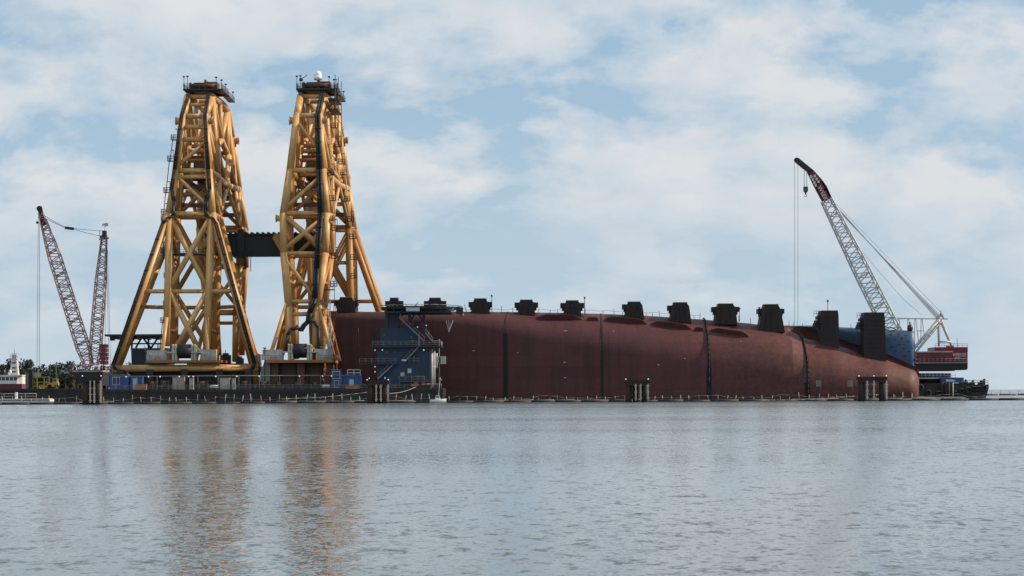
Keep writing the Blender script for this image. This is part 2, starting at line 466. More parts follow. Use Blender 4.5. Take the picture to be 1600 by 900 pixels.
for i, (px, py, Y, r, lb) in enumerate([(10, 556, 915, 3.6, 'dark tree just left of the tugboat mast'), (41, 553, 915, 4.0, 'round dark tree just right of the tugboat mast'), (102, 560, 915, 5.0, 'broad dark tree at the shore left of the lattice crane foot')]):
    base = V((WX(px, Y), Y, 0.6)); h = WZ(px, py, Y)
    t = thing('shore_tree', lb, 'tree', base)
    tk = MB(); tk.tube(base, base + V((0.3, 0, h * 0.55)), 0.42, 0.2, 7)
    for a in range(4): tk.tube(base + V((0.2, 0, h * 0.4)), base + V((r * 0.6 * math.cos(a * 1.7), r * 0.6 * math.sin(a * 1.7), h * 0.72)), 0.16, 0.06, 5)
    tk.build('trunk', 'bark', t)
    cr = MB(); rnd = random.Random(i + 40)
    blobs = [(V((r * rnd.uniform(-.7, .7), r * rnd.uniform(-.7, .7), h * rnd.uniform(.45, .86))), r * rnd.uniform(.35, .55)) for _ in range(7)]
    for q in range(900):
        bc, br = blobs[q % 7]
        d = V((rnd.gauss(0, 1), rnd.gauss(0, 1), rnd.gauss(0, 1))).normalized() * br * rnd.random() ** 0.4
        c = base + bc + d; n = V((rnd.gauss(0, 1), rnd.gauss(0, 1), rnd.gauss(0, 1))).normalized()
        a = n.orthogonal().normalized(); b = n.cross(a); s = rnd.uniform(0.25, 0.6); k = len(cr.v)
        cr.v += [c + a * s, c + b * s * 0.8, c - a * s, c - b * s * 0.7]; cr.face((k, k + 1, k + 2, k + 3))
    cr.build('crown', 'foliage', t)

# ------------------------------------------------------------------ overturned ship hull
YH = 515.0
def tab(rows, px):
    if px <= rows[0][0]: return rows[0][1]
    for (a, b), (c, d) in zip(rows, rows[1:]):
        if px <= c: return b + (d - b) * (px - a) / (c - a)
    return rows[-1][1]
T_TOP = [(512, 487), (700, 486), (800, 486), (900, 487), (960, 488.5), (1020, 491), (1100, 496), (1180, 502), (1240, 506), (1300, 510), (1400, 515.5), (1424, 517), (1436, 519)]
T_CRE = [(512, 487), (700, 486), (800, 486), (900, 487), (960, 488.5), (1020, 491), (1100, 496), (1180, 502.5), (1215, 508), (1240, 515), (1262, 529), (1311, 539), (1347, 553), (1387, 563), (1431, 580), (1436, 590)]
T_BLU = [(512, 487), (1180, 502), (1240, 506.2), (1256, 510), (1280, 518), (1318, 531), (1391, 555), (1431, 573), (1436, 578)]
T_R = [(512, 1.8), (700, 3.0), (760, 4.5), (850, 8.0), (1000, 11.0), (1100, 12.5), (1180, 13.0), (1250, 12.0), (1330, 9.5), (1400, 6.5), (1431, 4.8), (1436, 3.2)]
T_YF = [(512, 0), (1180, 0), (1300, 0.4), (1380, 1.2), (1425, 2.8), (1433, 4.5), (1436, 7.0)]
T_TUCK = [(512, 0), (1250, 0), (1340, 1.0), (1400, 3.5), (1436, 5.0)]
NARC = 14
def profile(px, off=0.0):
    """hull cross-section at this station: list of (y, z), grown outwards by off"""
    r = tab(T_R, px); yf = YH + tab(T_YF, px); tk = tab(T_TUCK, px)
    t = max(0.0, min(1.0, (px - 1225) / 40.0))
    zt = WZ(px, tab(T_TOP, px), YH + 15 * t); zc = WZ(px, tab(T_CRE, px), YH + 8 * t); zb = WZ(px, tab(T_BLU, px), YH + 13 * t)
    zc = min(zc, zt); zb = min(max(zb, zc), zt)
    rows = []
    zs = zc - r
    for i in range(6):
        s = i / 5
        rows.append((yf + tk * (1 - s) ** 2 - off, -3.0 + (zs + 3.0) * s))
    for i in range(1, NARC + 1):
        a = (math.pi / 2) * i / NARC
        rows.append((yf + r - (r + off) * math.cos(a), zs + (r + off) * math.sin(a)))
    # right of the last cut the counter overhangs the tapering bottom: its plating leans out towards the river
    def lp(a, b): return a + (b - a) * t
    rows.append((yf + r + 1.2, zc - 0.10 * t + off))
    rows.append((yf + r + lp(3.0, 6.4), zc - 0.9 * t + off))
    rows.append((yf + r + lp(4.6, 5.2), zb + off))
    rows.append((yf + r + lp(5.6, 4.5), zb + (zt - zb) * 0.55 + off))
    rows.append((yf + r + lp(7.6, 4.6), zt - 0.35 * t + off))
    rows.append((yf + r + lp(9.5, 6.2), zt + off))
    rows.append((YH + 34.5, zt + off)); rows.append((YH + 36, zt - 2.0)); rows.append((YH + 36, -3.0))
    return rows
def hx(px, y):
    """station lines fan out towards the stern overhang"""
    t = max(0.0, min(1.0, (px - 1225) / 40.0))
    return WX(px, YH + (min(y, YH + 24) - YH) * t)
NR = len(profile(600))
IB = 6 + NARC + 2            # row of the paint line between red bottom and blue topside
ship = thing('wrecked_ship', 'long rust red ship hull lying on its side with dark lifting lugs on top', 'ship', (WX(960, YH), YH, 0))
def loft(pxs, r0, r1, off=0.0, caps=True, shift=None):
    mb = MB(); n = r1 - r0 + 1
    for px in pxs:
        for i, (y, z) in enumerate(profile(px, off)[r0:r1 + 1]): mb.v.append(V((hx(px, y), y, z)))
    for a in range(len(pxs) - 1):
        for i in range(n - 1):
            b = a * n + i; mb.face((b, b + n, b + n + 1, b + 1), True)
    return mb
PXS = [512 + i * 8 for i in range(86)] + [1200 + i * 5 for i in range(47)] + [1432, 1433.5, 1435, 1436]
hull_red = loft([p for p in PXS if p <= 1240], 0, NR - 1)
n = NR
hull_red.face(tuple(range(n - 1, -1, -1)))
stern = loft([p for p in PXS if p >= 1240], 0, IB)
hull_red.build('hull', 'hull_red', ship)
stern.face(tuple(len(stern.v) - (IB + 1) + i for i in range(IB + 1)))
tag(stern.build('stern_hull', 'hull_red', ship), 'rust red tapering stern end of the hull')
blue_px = [p for p in PXS if 1240 <= p <= 1425] + [1428, 1430]
bl = loft(blue_px, IB, NR - 1)
bl.face(tuple(len(bl.v) - (NR - IB) + i for i in range(NR - IB)))
tag(bl.build('topside_plating', 'hull_blue', ship), 'faded blue topside plating above the red stern')
# torn rail and rivets along the cut blue edge
for i in range(9):
    py = 519 + i * 6.2; p = W(1424.5 + i * 0.75, py, YH + tab(T_YF, 1428) + 16 - i * 0.9)
    mb = MB(); mb.tube(p - V((0.35, 0, 0)), p + V((0.5, 0, 0.1)), 0.22, 0.14, 6); mb.build('edge_cleat', 'dark_steel', ship)
hb = MB(); p = W(1422, 513, YH + 14); hb.ball(p, 0.8, 8, 1.1); hb.tube(p, p + V((0, 0, 1.6)), 0.2); hb.build('mooring_roller', 'dark_steel', ship)

for px, py, dd in ((1392, 523, 14), (1398, 531, 14), (1403, 522, 14), (1409, 529, 13.5), (1415, 524, 14), (1418, 534, 13), (1405, 538, 13), (1394, 542, 13), (1412, 544, 12.5), (1420, 549, 12), (1400, 548, 12.5), (1414, 556, 12), (1340, 520, 15), (1334, 528, 15), (1270, 511, 17), (1278, 514, 17)):
    mb = MB(); q = W(px, py, YH + tab(T_YF, px) + tab(T_R, px) + 4.7); mb.box(q - V((.17, .25, .13)), q + V((.2, .6, .15))); mb.build('hull_fitting', 'dark_steel', ship)
def groove(ptop, pbot, w, r0, r1, off=0.10):
    mb = MB(); rows = r1 - r0
    for i in range(r0, r1 + 1):
        s = (i - r0) / max(1, rows)
        pc = pbot + (ptop - pbot) * max(0.0, (s - 0.35) / 0.65)
        for e in (-w / 2, w / 2):
            y, z = profile(pc + e, off)[i]; mb.v.append(V((hx(pc + e, y), y, z)))
    for i in range(rows): mb.face((i * 2, i * 2 + 1, i * 2 + 3, i * 2 + 2), True)
    # edges that close the strip down to the plate
    return mb
for pt, pb, w, wl in ((795, 790, 1.6, 7.0), (942, 941, 2.6, 3.4), (1106, 1108, 4.0, 7.5), (1250, 1262, 4.0, 8.0)):
    g = groove(pt, pb, w, 5, IB - 2, 0.10)
    g.build('cut_groove', 'groove_dark', ship)
    g = groove(pb, pb, wl, 0, 5, 0.14)
    b = g.build('cut_slot', 'groove_dark', ship)
# chain lying in the two right-hand cuts
for pt, pb in ((1107, 1108), (1251, 1263)):
    mb = MB(); pts = []
    for i in range(3, IB - 1):
        s = (i - 3) / (IB - 4); pc = pb + (pt - pb) * max(0, (s - 0.3) / 0.7); y, z = profile(pc, 0.35)[i]; pts.append((hx(pc, y), y, z))
    mb.path(pts, 0.17, 6); mb.build('cutting_chain', 'groove_dark', ship)

def keel(pa, pb, a0, a1, h):
    """a strip of bilge keel standing out of the curve of the bilge"""
    mb = MB(); N = 14
    for i in range(N + 1):
        s = i / N; px = pa + (pb - pa) * s; ang = a0 + (a1 - a0) * s
        zt = WZ(px, tab(T_CRE, px), YH); r = tab(T_R, px); yf = YH + tab(T_YF, px)
        c = V((WX(px, YH), yf + r, zt - r)); nrm = V((0, -math.cos(ang), math.sin(ang))); tn = V((0, math.sin(ang), math.cos(ang)))
        hh = h * min(1.0, 5 * s + 0.15, 5 * (1 - s) + 0.15) + 0.02
        base = c + nrm * (r - 0.15)
        mb.v += [base + tn * 0.45, base + nrm * (hh + .15) + tn * 0.05, base + nrm * (hh + .15) - tn * 0.05, base - tn * 0.45]
    for i in range(N):
        for j in range(4):
            k = (j + 1) % 4; b = i * 4
            mb.face((b + j, b + 4 + j, b + 4 + k, b + k))
    mb.face((0, 1, 2, 3)); e = N * 4; mb.face((e + 3, e + 2, e + 1, e))
    return mb
for pa, pb, a0, a1, h in ((838, 912, 0.90, 0.95, 1.25), (918, 938, .95, .95, 0.8), (946, 1014, 0.97, 0.92, 1.25), (1020, 1084, 0.92, 0.86, 1.25), (1088, 1103, .86, .85, 0.9), (1113, 1174, 0.86, 0.80, 1.25)):
    keel(pa, pb, a0, a1, h).build('bilge_keel', 'hull_red', ship)

def lug(px, pw, ptop, yt, yb, ears, dy0, deep=5.0):
    """dark welded lifting lug: tapering box, cap, side ears"""
    Y0 = YH + tab(T_YF, px) + max(dy0, 0.52 * tab(T_R, px))
    zt, zb = WZ(px, yt, Y0), WZ(px, yb, Y0) - 1.3
    xc = WX(px, Y0); wb, wt_ = pw * Y0 / F / 2, ptop * Y0 / F / 2
    mb = MB()
    zc = zb + (zt - zb) * 0.82
    mb.prism([(xc - wb, zb), (xc + wb, zb), (xc + wt_ * 1.12, zc), (xc + wt_ * 0.8, zt), (xc - wt_ * 0.8, zt), (xc - wt_ * 1.12, zc)], Y0, Y0 + deep)
    o = mb.build('lifting_lug', 'lug_steel', ship)
    for u in (-0.55, 0.0, 0.5):
        rbm = MB(); rbm.beam((xc + u * wb, Y0 - 0.10, zb + .2), (xc + u * wt_ * .9, Y0 - 0.10, zc + .1), 0.22, 0.16, V((0, 1, 0))); rbm.build('lug_stiffener', 'pile_rust', o)
    cp = MB(); cp.box((xc - wt_ * .8 - .15, Y0 - .15, zt - .003 + .006), (xc + wt_ * .8 + .15, Y0 + deep + .15, zt + .16)); cp.build('cap_plate', 'grey_steel', o)
    pin = MB(); pin.tube((xc, Y0 - .22, zc - .7), (xc, Y0 + .05, zc - .7), .38, seg=12); pin.build('pin_boss', 'pile_rust', o)
    for s in ears:
        e = MB()
        x = xc + s * wt_ * 1.12
        a, b = sorted((x - s * 0.3, x + s * 1.0))
        e.box((a, Y0 + 0.6, zc - 1.0), (b, Y0 + deep - 0.6, zc + 0.25))
        a2, b2 = sorted((x - s * 0.2, x + s * 0.6))
        e.box((a2, Y0 + 1.0, zc - 1.7), (b2, Y0 + deep - 1.0, zc - 1.05))
        e.build('lug_bracket', 'lug_steel', o)
for px, pw, pt, yt, yb, ears, d in ((541, 34, 22, 465, 489, (-1, 1), 0.4), (616, 22, 14, 466, 489, (-1, 1), 3.0), (680, 26, 20, 466, 489, (-1, 1), 3.0), (751, 34, 22, 467, 492, (-1, 1), 0.3),
        (823, 28, 22, 469, 488, (-1, 1), 2.2), (895, 28, 22, 470, 488, (-1, 1), 2.2), (992, 31, 22, 472, 490, (-1,), 2.0), (1064, 34, 24, 473, 496, (-1,), 2.0),
        (1135, 36, 27, 475, 499, (-1, 1), 2.0), (1206, 42, 26, 476, 511, (-1, 1), 2.5)):
    lug(px, pw, pt, yt, yb, ears, d)
for px, w, yt, yb in ((1297, 29, 485, 538), (1367, 34, 488, 563)):
    Y0 = YH + tab(T_YF, px) + tab(T_R, px) * 0.6
    xc = WX(px, Y0); w2 = w * Y0 / F / 2; zt, zb = WZ(px, yt, Y0), WZ(px, yb, Y0) - 0.9
    mb = MB(); mb.prism([(xc - w2, zb), (xc + w2 * 1.04, zb), (xc + w2 * 0.96, zt - 1.5), (xc + w2 * 0.88, zt), (xc - w2 * 0.9, zt), (xc - w2, zt - 1.2)], Y0, Y0 + 5.5)
    o = tag(mb.build('lifting_lug', 'lug_steel', ship), 'tall dark square lifting column on the stern')
    e = MB()
    for i in range(3): e.box((xc - w2 - 1.4 + i * 0.35, Y0 + 1, zt - 4.2 + i * 1.0), (xc - w2 + 0.1, Y0 + 4.5, zt - 3.4 + i * 1.0))
    e.tube((xc - w2 - 1.5, Y0 + 2.5, zt - 3.6), (xc - w2 - 0.2, Y0 + 2.5, zt - 3.6), .55)
    railing(e, [(xc - w2 - 1.5, Y0 + 1.2, zt - 1.4), (xc - w2, Y0 + 1.2, zt - 1.4)], 1.3, 0.8, 0.05)
    e.build('lug_bracket', 'lug_steel', o)
    l = MB()
    for i in range(9): z = zb + 2 + (zt - zb - 3) * i / 9; l.beam((xc - w2 * 0.75, Y0 - 0.03, z), (xc + w2 * 0.75, Y0 - 0.03, z), 0.10, 0.12)
    l.build('stiffener', 'lug_steel', o)
mb = MB(); p = W(1392, 516, YH + 9); mb.path([p + V((-2.2, 0, .6)), p + V((0, 0, -.3)), p + V((1.4, 0, .2)), p + V((0, 0.2, .7)), p + V((-2.0, .2, .9))], 0.14, 6); mb.build('rope_loop', 'black_rubber', ship)
# thin stanchions and wire along the upper edge
pr = random.Random(5)
for px in [700, 722, 784, 802, 842, 860, 872, 915, 943, 960, 973, 1010, 1020, 1031, 1085, 1094, 1155, 1173, 1190, 1187, 1233, 1240, 1255, 1330]:
    Y = YH + tab(T_R, px) + 6; z = WZ(px, tab(T_TOP, px), YH) - 0.1; mb = MB()
    mb.tube((WX(px, Y), Y, z), (WX(px, Y) + pr.uniform(-.1, .1), Y, z + pr.uniform(1.0, 1.9)), 0.07, seg=5); mb.build('stanchion', 'dark_steel', ship)
for px, yt in ((769, 463), (914, 466), (1294, 471), (1156, 483), (1187, 482)):
    Y = YH + 9; z = WZ(px, tab(T_TOP, px), YH) - 0.1; zt = WZ(px, yt, Y); mb = MB()
    mb.tube((WX(px, Y), Y, z), (WX(px, Y), Y, zt), 0.09, seg=5); mb.box((WX(px, Y) - .22, Y - .2, zt - .1), (WX(px, Y) + .22, Y + .2, zt + .35)); mb.build('light_mast', 'dark_steel', ship)
mb = MB()
for a, b in ((700, 810), (840, 980), (1000, 1100)):
    P = [V((WX(p, YH + 12), YH + 11.5, WZ(p, tab(T_TOP, p), YH) + 1.0 - 0.25 * math.sin((p % 25) / 25 * 3.14))) for p in range(a, b, 5)]
    mb.path(P, 0.035, 4)
mb.build('lifeline', 'wire', ship)
# white scrape marks on the plating by the helideck
def stroke(pts, r, name='scrape_mark', m='white_paint'):
    mb = MB()
    for (a, b), (c, d) in zip(pts, pts[1:]): mb.beam(W(a, b, YH - 0.03), W(c, d, YH - 0.03), 0.05, r, V((1, 0, 0)))
    return mb
mk = MB()
for pts, r in (([(697, 501), (701, 516)], 0.12), ([(700.5, 500), (701.5, 512)], 0.09), ([(708, 500.5), (704, 511), (701, 518.5)], 0.26), ([(703.5, 504), (702, 514)], 0.09)):
    s_ = stroke(pts, r); k = len(mk.v); mk.v += s_.v; [mk.face(tuple(i + k for i in f)) for f in s_.f]
mk.build('scrape_mark', 'white_paint', ship)
for px, py, w in ((884, 517, 5), (882, 566, 4), (809, 551, 2.5), (1029, 570, 3), (959, 517, 2.5), (883, 590, 3), (740, 548, 3), (1158, 533, 3), (1070, 560, 2)):
    mb = MB(); a = W(px, py, YH - .03); d = w * YH / F / 2; mb.box((a.x - d, YH - 0.05, a.z - .12), (a.x + d, YH + .02, a.z + .10)); mb.build('plate_mark', 'beige_paint' if w < 4 else 'pale_grey', ship)
mb = MB(); a, b = W(560, 512, YH - .2), W(560, 560, YH - .2); mb.tube(a, b, .05, seg=5); mb.build('hanging_line', 'wire', ship)

# ------------------------------------------------------------------ yellow gantries
Y0 = 500.0
WSPAN = 70.0
OUT = [(8.5, 47, 5.4), (11, 58, 4.1), (14, 72, 2.8), (22, 78, 3.1), (34, 78.4, 3.1), (46, 78, 3.1), (55, 72, 2.8), (58.5, 58, 4.1), (61.5, 47, 5.4)]
INN = [(19, 47, 5.4), (22.5, 58, 4.5), (27, 66, 3.6), (34, 68.5, 3.4), (42, 66, 3.6), (47.5, 58, 4.5), (51, 47, 5.4)]
def gantry(X0, wide_near, label, yaw=0.0):
    g = thing('lifting_gantry', label, 'gantry', (X0, Y0 + 35, 3.4), 'pair of yellow lifting gantries')
    def P(u, w, z): return V((X0 + u + yaw * w, Y0 + w, z))      # the right gantry stands turned a little
    def part(name, mat, *segs, seg=12):
        mb = MB()
        for a, b, r in segs: mb.tube(P(*a), P(*b), r, seg=seg)
        return mb.build(name, mat, g)
    def on(l, s): return (s * l[2], l[0], l[1])
    # upper arch
    for s in (-1, 1):
        mb = MB()
        for a, b in zip(OUT, OUT[1:]): mb.tube(P(*on(a, s)), P(*on(b, s)), 0.92, seg=14)
        for a in OUT[1:-1]: mb.ball(P(*on(a, s)), 0.94, 14)
        mb.build('arch_chord', 'yellow_paint', g)
        mb = MB()
        for a, b in zip(INN, INN[1:]): mb.tube(P(*on(a, s)), P(*on(b, s)), 0.78, seg=12)
        for a in INN[1:-1]: mb.ball(P(*on(a, s)), 0.80, 12)
        mb.build('arch_chord', 'yellow_paint', g)
        for i, j in ((0, 0), (1, 0), (1, 1), (2, 1), (3, 1), (3, 2), (3, 3), (4, 3), (5, 3), (5, 4), (5, 5), (6, 5), (7, 5), (7, 6), (8, 6)):
            part('brace', 'yellow_paint', (on(OUT[i], s), on(INN[j], s), 0.62 if i not in (3, 5) else 0.72))
        part('side_tie', 'yellow_paint', (on(OUT[1], s), (s * 5.0, 34, 56.5), 0.85), ((s * 5.0, 34, 56.5), on(OUT[7], s), 0.85))
        md = (s * 5.0, 34, 56.5)
        for a_, b_, r_ in ((OUT[2], None, .5), (OUT[6], None, .5), (None, INN[0], .5), (None, INN[6], .5), (INN[2], None, .42), (INN[4], None, .42), (OUT[2], INN[0], .45), (OUT[6], INN[6], .45), (OUT[3], INN[1], .42), (OUT[5], INN[5], .42)):
            part('web', 'yellow_paint', (on(a_, s) if a_ else md, on(b_, s) if b_ else md, r_), seg=10)
        for l, rr in ((OUT[2], 0.85), (OUT[0], 0.75), (OUT[6], 0.85)):
            a = on(l, s); a = (a[0], a[1], a[2] - 1.2); b = (a[0] + s * 1.9, a[1], a[2])
            mb = MB(); mb.tube(P(*a), P(*b), rr, seg=12); mb.tube(P(b[0] - s * 0.25, b[1], b[2]), P(b[0], b[1], b[2]), rr + 0.22, seg=12); mb.build('trunnion', 'yellow_paint', g)
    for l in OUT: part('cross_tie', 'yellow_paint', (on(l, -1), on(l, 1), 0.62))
    for l in INN: part('cross_tie', 'yellow_shaded', (on(l, -1), on(l, 1), 0.55))
    def face(z):     # near outer face at this height
        for a, b in zip(OUT, OUT[1:]):
            if a[1] <= z <= b[1]:
                t = (z - a[1]) / (b[1] - a[1]); return a[0] + (b[0] - a[0]) * t, a[2] + (b[2] - a[2]) * t
    for near in (True, False):
        def Q(u, z):
            w, h = face(z); return (u * h, w if near else WSPAN - w, z)
        if near == wide_near:
            for z, r in ((75.5, 0.4), (69.2, 0.6), (66.0, 0.62), (56.4, 0.5)): part('cross_tie', 'yellow_paint', (Q(-1, z), Q(1, z), r))
            part('brace', 'yellow_paint', (Q(1, 65.5), Q(-1, 59.0), 0.5))
        else:
            part('brace', 'yellow_paint', (Q(-1, 71), Q(1, 62.0), 0.45))
        part('brace', 'yellow_paint', (Q(-1, 57.0), Q(1, 48.0), 0.5) if near == wide_near else (Q(1, 57.0), Q(-1, 48.0), 0.5))
        part('brace', 'yellow_shaded', ((4.4, 22.5 if near else 47.5, 57.5), (-5.2, 19 if near else 51, 47.5), 0.5))
        part('brace', 'yellow_shaded', ((-4.4, 22.5 if near else 47.5, 57.5), (5.2, 19 if near else 51, 47.5), 0.5))
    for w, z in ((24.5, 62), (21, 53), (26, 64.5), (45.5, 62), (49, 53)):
        part('cross_tie', 'yellow_shaded', ((-4.2, w, z), (4.2, w, z), 0.55))
    for w, z in ((20.4, 50.4), (21.6, 55.2), (23.4, 59.8), (25.2, 63.0), (49.6, 50.4), (48.4, 55.2)):
        mb = MB(); mb.box(P(-4.6, w - 0.3, z - .55), P(4.6, w + 2.4, z + .35)); mb.build('floor_beam', 'rust_machine', g)
    # hoist beam and upper blocks inside the arch
    mb = MB()
    for u in (-2.2, 2.2): mb.beam(P(u, 18, 55.2), P(u, 52, 55.2), 0.9, 2.0)
    mb.build('hoist_beam', 'rust_machine', g)
    for w in (24, 30, 38, 45):
        mb = MB(); mb.box(P(-1.8, w - 1.3, 58.6), P(1.8, w + 1.3, 61.4)); mb.tube(P(-2.0, w, 57.8), P(2.0, w, 57.8), 1.1, seg=14); mb.build('sheave_block', 'rust_machine', g)
    # legs -------------------------------------------------------
    def wide(far):
        def q(u, w, z): return (u, WSPAN - w if far else w, z)
        nm, rm = ('yellow_shaded', 'yellow_shaded') if far else ('yellow_paint', 'yellow_shaded')
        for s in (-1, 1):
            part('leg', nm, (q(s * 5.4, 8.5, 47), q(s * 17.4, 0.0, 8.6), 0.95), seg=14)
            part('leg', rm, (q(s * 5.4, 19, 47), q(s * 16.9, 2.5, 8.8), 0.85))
            part('column', nm, (q(s * 5.2, 8.4, 46.6), q(s * 4.9, 2.4, 14.2), 0.95), seg=14)
            part('column', rm, (q(s * 5.3, 18.8, 46.6), q(s * 5.2, 12.5, 10.6), 1.0), seg=14)
            part('strut', nm, (q(s * 4.9, 2.4, 21), q(s * 5.7, -0.6, 10.5), 0.5))
            part('brace', nm, (q(s * 5.0, 8.3, 46.2), q(-s * 4.9, 5.0, 28), 0.68))
            part('brace', nm, (q(s * 4.9, 5.0, 28), q(-s * 3.4, 2.6, 12.2), 0.68))
            part('brace', rm, (q(s * 5.2, 18.6, 46), q(-s * 5.1, 15.4, 27.5), 0.6))
            part('brace', rm, (q(s * 5.1, 15.4, 27.5), q(-s * 4.8, 12.8, 12.0), 0.6))
            u = 5.4 + (47 - 27.6) / 38.4 * 12; wv = 8.5 * (27.6 - 8.6) / 38.4
            part('cross_tie', nm, (q(s * u, wv, 27.6), q(s * 5.0, 4.9, 27.6), 0.52))
            u2 = 5.4 + (47 - 24) / 38.4 * 11.5
            mb = MB(); w2 = 2.5 + 16.5 * (24 - 8.8) / 38.2; wf = 8.5 * (24 - 8.6) / 38.4
            mb.path([P(*q(s * (u2 + 0.4), wf, 25.6)), P(*q(s * (u2 + 0.8), (wf + w2) / 2, 24.6)), P(*q(s * u2, w2, 24)), P(*q(s * 5.1, 14.8, 24))], 0.5, 10)
            mb.build('ring_tie', rm, g)
            for z in (45.5, 36.5, 27.5, 18):
                t = (46.6 - z) / 32.4; part('side_tie', rm, (q(s * 5.1, 8.4 - 6 * t, z), q(s * 5.25, 18.8 - 5.6 * t, z), 0.42))
            part('brace', rm, (q(s * 5.1, 8.2, 45.5), q(s * 5.2, 17.0, 36.5), 0.4)); part('brace', rm, (q(s * 5.2, 17, 36.5), q(s * 5.1, 4.9, 27.5), 0.4))
        part('cross_tie', nm, (q(-5, 4.9, 27.6), q(5, 4.9, 27.6), 0.52))
        part('cross_tie', rm, (q(-5.1, 14.8, 24), q(5.1, 14.8, 24), 0.5))
        part('cross_tie', rm, (q(-5.2, 17.2, 37.5), q(5.2, 17.2, 37.5), 0.5))
        part('base_beam', nm, (q(-17.4, 0, 8.6), q(17.4, 0, 8.6), 0.85), seg=14)
        part('base_beam', rm, (q(-16.9, 12, 8.4), q(16.9, 12, 8.4), 0.8), seg=14)
        for s in (-1, 1): part('base_beam', rm, (q(s * 17.2, -0.2, 8.5), q(s * 16.8, 12.2, 8.4), 0.8))
        for u in (-15.5, -8.5, 0, 8.5, 15.5):
            for w in (0.0, 12):
                mb = MB(); a = P(*q(u, w, 3.3)); mb.box(a - V((0.8, 0.8, 0)), a + V((0.8, 0.8, 5.0))); mb.build('pedestal', 'dark_steel', g)
        mb = MB(); lo, hi = sorted((P(*q(-9.0, -2.2, 9.9)).y, P(*q(0, 15, 0)).y)); mb.box((X0 - 9.2, lo, 9.9), (X0 + 9.2, hi, 10.5)); mb.build('base_platform', 'ochre_deck', g)
    def narrow(far):
        def q(u, w, z): return (u, WSPAN - w if far else w, z)
        nm, rm = ('yellow_shaded', 'yellow_shaded') if far else ('yellow_paint', 'yellow_shaded')
        for s in (-1, 1):
            for lst, rr, m_ in (([(5.4, 8.5, 47), (5.1, 7.2, 37), (3.5, 4.4, 23.5), (3.2, 2.6, 13)], 0.95, nm), ([(5.4, 19, 47), (5.1, 17.6, 37), (3.7, 15, 23.5), (3.2, 13.2, 11)], 0.9, rm)):
                mb = MB(); mb.path([P(*q(s * a, b, c)) for a, b, c in lst], rr, 14); mb.build('leg', m_, g)
            part('strut', nm, (q(s * 3.7, 4.6, 25.5), q(s * 7.8, 0.0, 10.3), 0.5))
            part('strut', rm, (q(s * 3.7, 4.8, 25.5), q(s * 7.4, 7.5, 10.3), 0.5))
            part('strut', rm, (q(s * 3.8, 15, 25.0), q(s * 7.6, 14.5, 10.3), 0.55))
            part('brace', nm, (q(s * 5.3, 8.4, 46.5), q(-s * 5.0, 7.2, 38), 0.6))
            part('brace', rm, (q(s * 5.3, 18.8, 46), q(-s * 4.9, 17.2, 36), 0.5))
            for z, t in ((45.5, 0), (37, 1), (30, 1.6), (23.5, 2.3)): part('side_tie', rm, (q(s * (5.3 - .8 * t), 8.4 - 1.7 * t, z), q(s * (5.3 - .7 * t), 18.8 - 1.65 * t, z), 0.42))
            part('brace', rm, (q(s * 5.2, 8, 45), q(s * 5, 17.6, 37), 0.42)); part('brace', rm, (q(s * 5.0, 17.5, 36.6), q(s * 3.6, 4.6, 24), 0.42))
        part('brace', nm, (q(-5.0, 7.0, 36), q(3.5, 4.6, 25), 0.5))
        part('brace', rm, (q(5.0, 17.4, 36), q(-3.6, 15, 24.5), 0.5))
        for z, u, w, m_ in ((37, 5.1, 7.2, nm), (25, 3.6, 4.7, nm), (21.8, 3.4, 4.2, nm), (37, 5.1, 17.6, rm), (30, 4.4, 16.3, rm), (24, 3.8, 15, rm)):
            part('cross_tie', m_, (q(-u, w, z), q(u, w, z), 0.5))
        mb = MB(); lo, hi = sorted((P(*q(0, -2.4, 0)).y, P(*q(0, 15.5, 0)).y)); mb.box((X0 - 8.2, lo, 9.8), (X0 + 8.0, hi, 10.5)); mb.build('base_platform', 'ochre_deck', g)
        for u in (-6.4, 0, 6.4):
            for w in (1, 12): mb = MB(); a = P(*q(u, w, 3.3)); mb.box(a - V((0.9, 0.9, 0)), a + V((0.9, 0.9, 6.5))); mb.build('pedestal', 'rust_machine', g)
        lo, hi = sorted((P(*q(0, 2.2, 0)).y, P(*q(0, 10, 0)).y))
        mb = MB(); mb.prism([(X0 - 5.4, 3.4), (X0 + 5.6, 3.4), (X0 + 7.4, 6.4), (X0 + 7.4, 9.79), (X0 - 7.4, 9.79), (X0 - 7.4, 6.4)], lo, hi); hsg = mb.build('pivot_housing', 'rust_machine', g)
        for u in (-5, -1.6, 1.8, 5.2):
            mb = MB(); mb.box(P(u - .2, (lo if not far else hi) - Y0 - .25, 4.5), P(u + .2, (lo if not far else hi) - Y0 + .25, 9.6)); mb.build('stiffener', 'dark_steel', hsg)
    if wide_near: wide(False); narrow(True)
    else: narrow(False); wide(True)
    # winch between the near columns
    wz = 10.5
    mb = MB()
    for u in (-2.6, -1.9, 2.0, 2.7):
        mb.prism([(X0 + u - .28, wz), (X0 + u + .28, wz), (X0 + u + .28, wz + 3.4), (X0 + u - .28, wz + 3.9)], Y0 - 1.9, Y0 + 1.3)
    mb.beam(P(-4.0, -1.9, wz + 1.9), P(4.4, -1.9, wz + 1.9), 0.35, 0.35)
    mb.beam(P(2.8, -1.5, wz + 3.4), P(5.2, -1.5, wz + 1.0), 0.4, 0.4)
    wn = mb.build('winch', 'beige_paint', g)
    mb = MB(); mb.tube(P(-1.7, -0.4, wz + 2.2), P(1.8, -0.4, wz + 2.2), 1.75, seg=20); mb.build('winch_drum', 'black_rubber', wn)
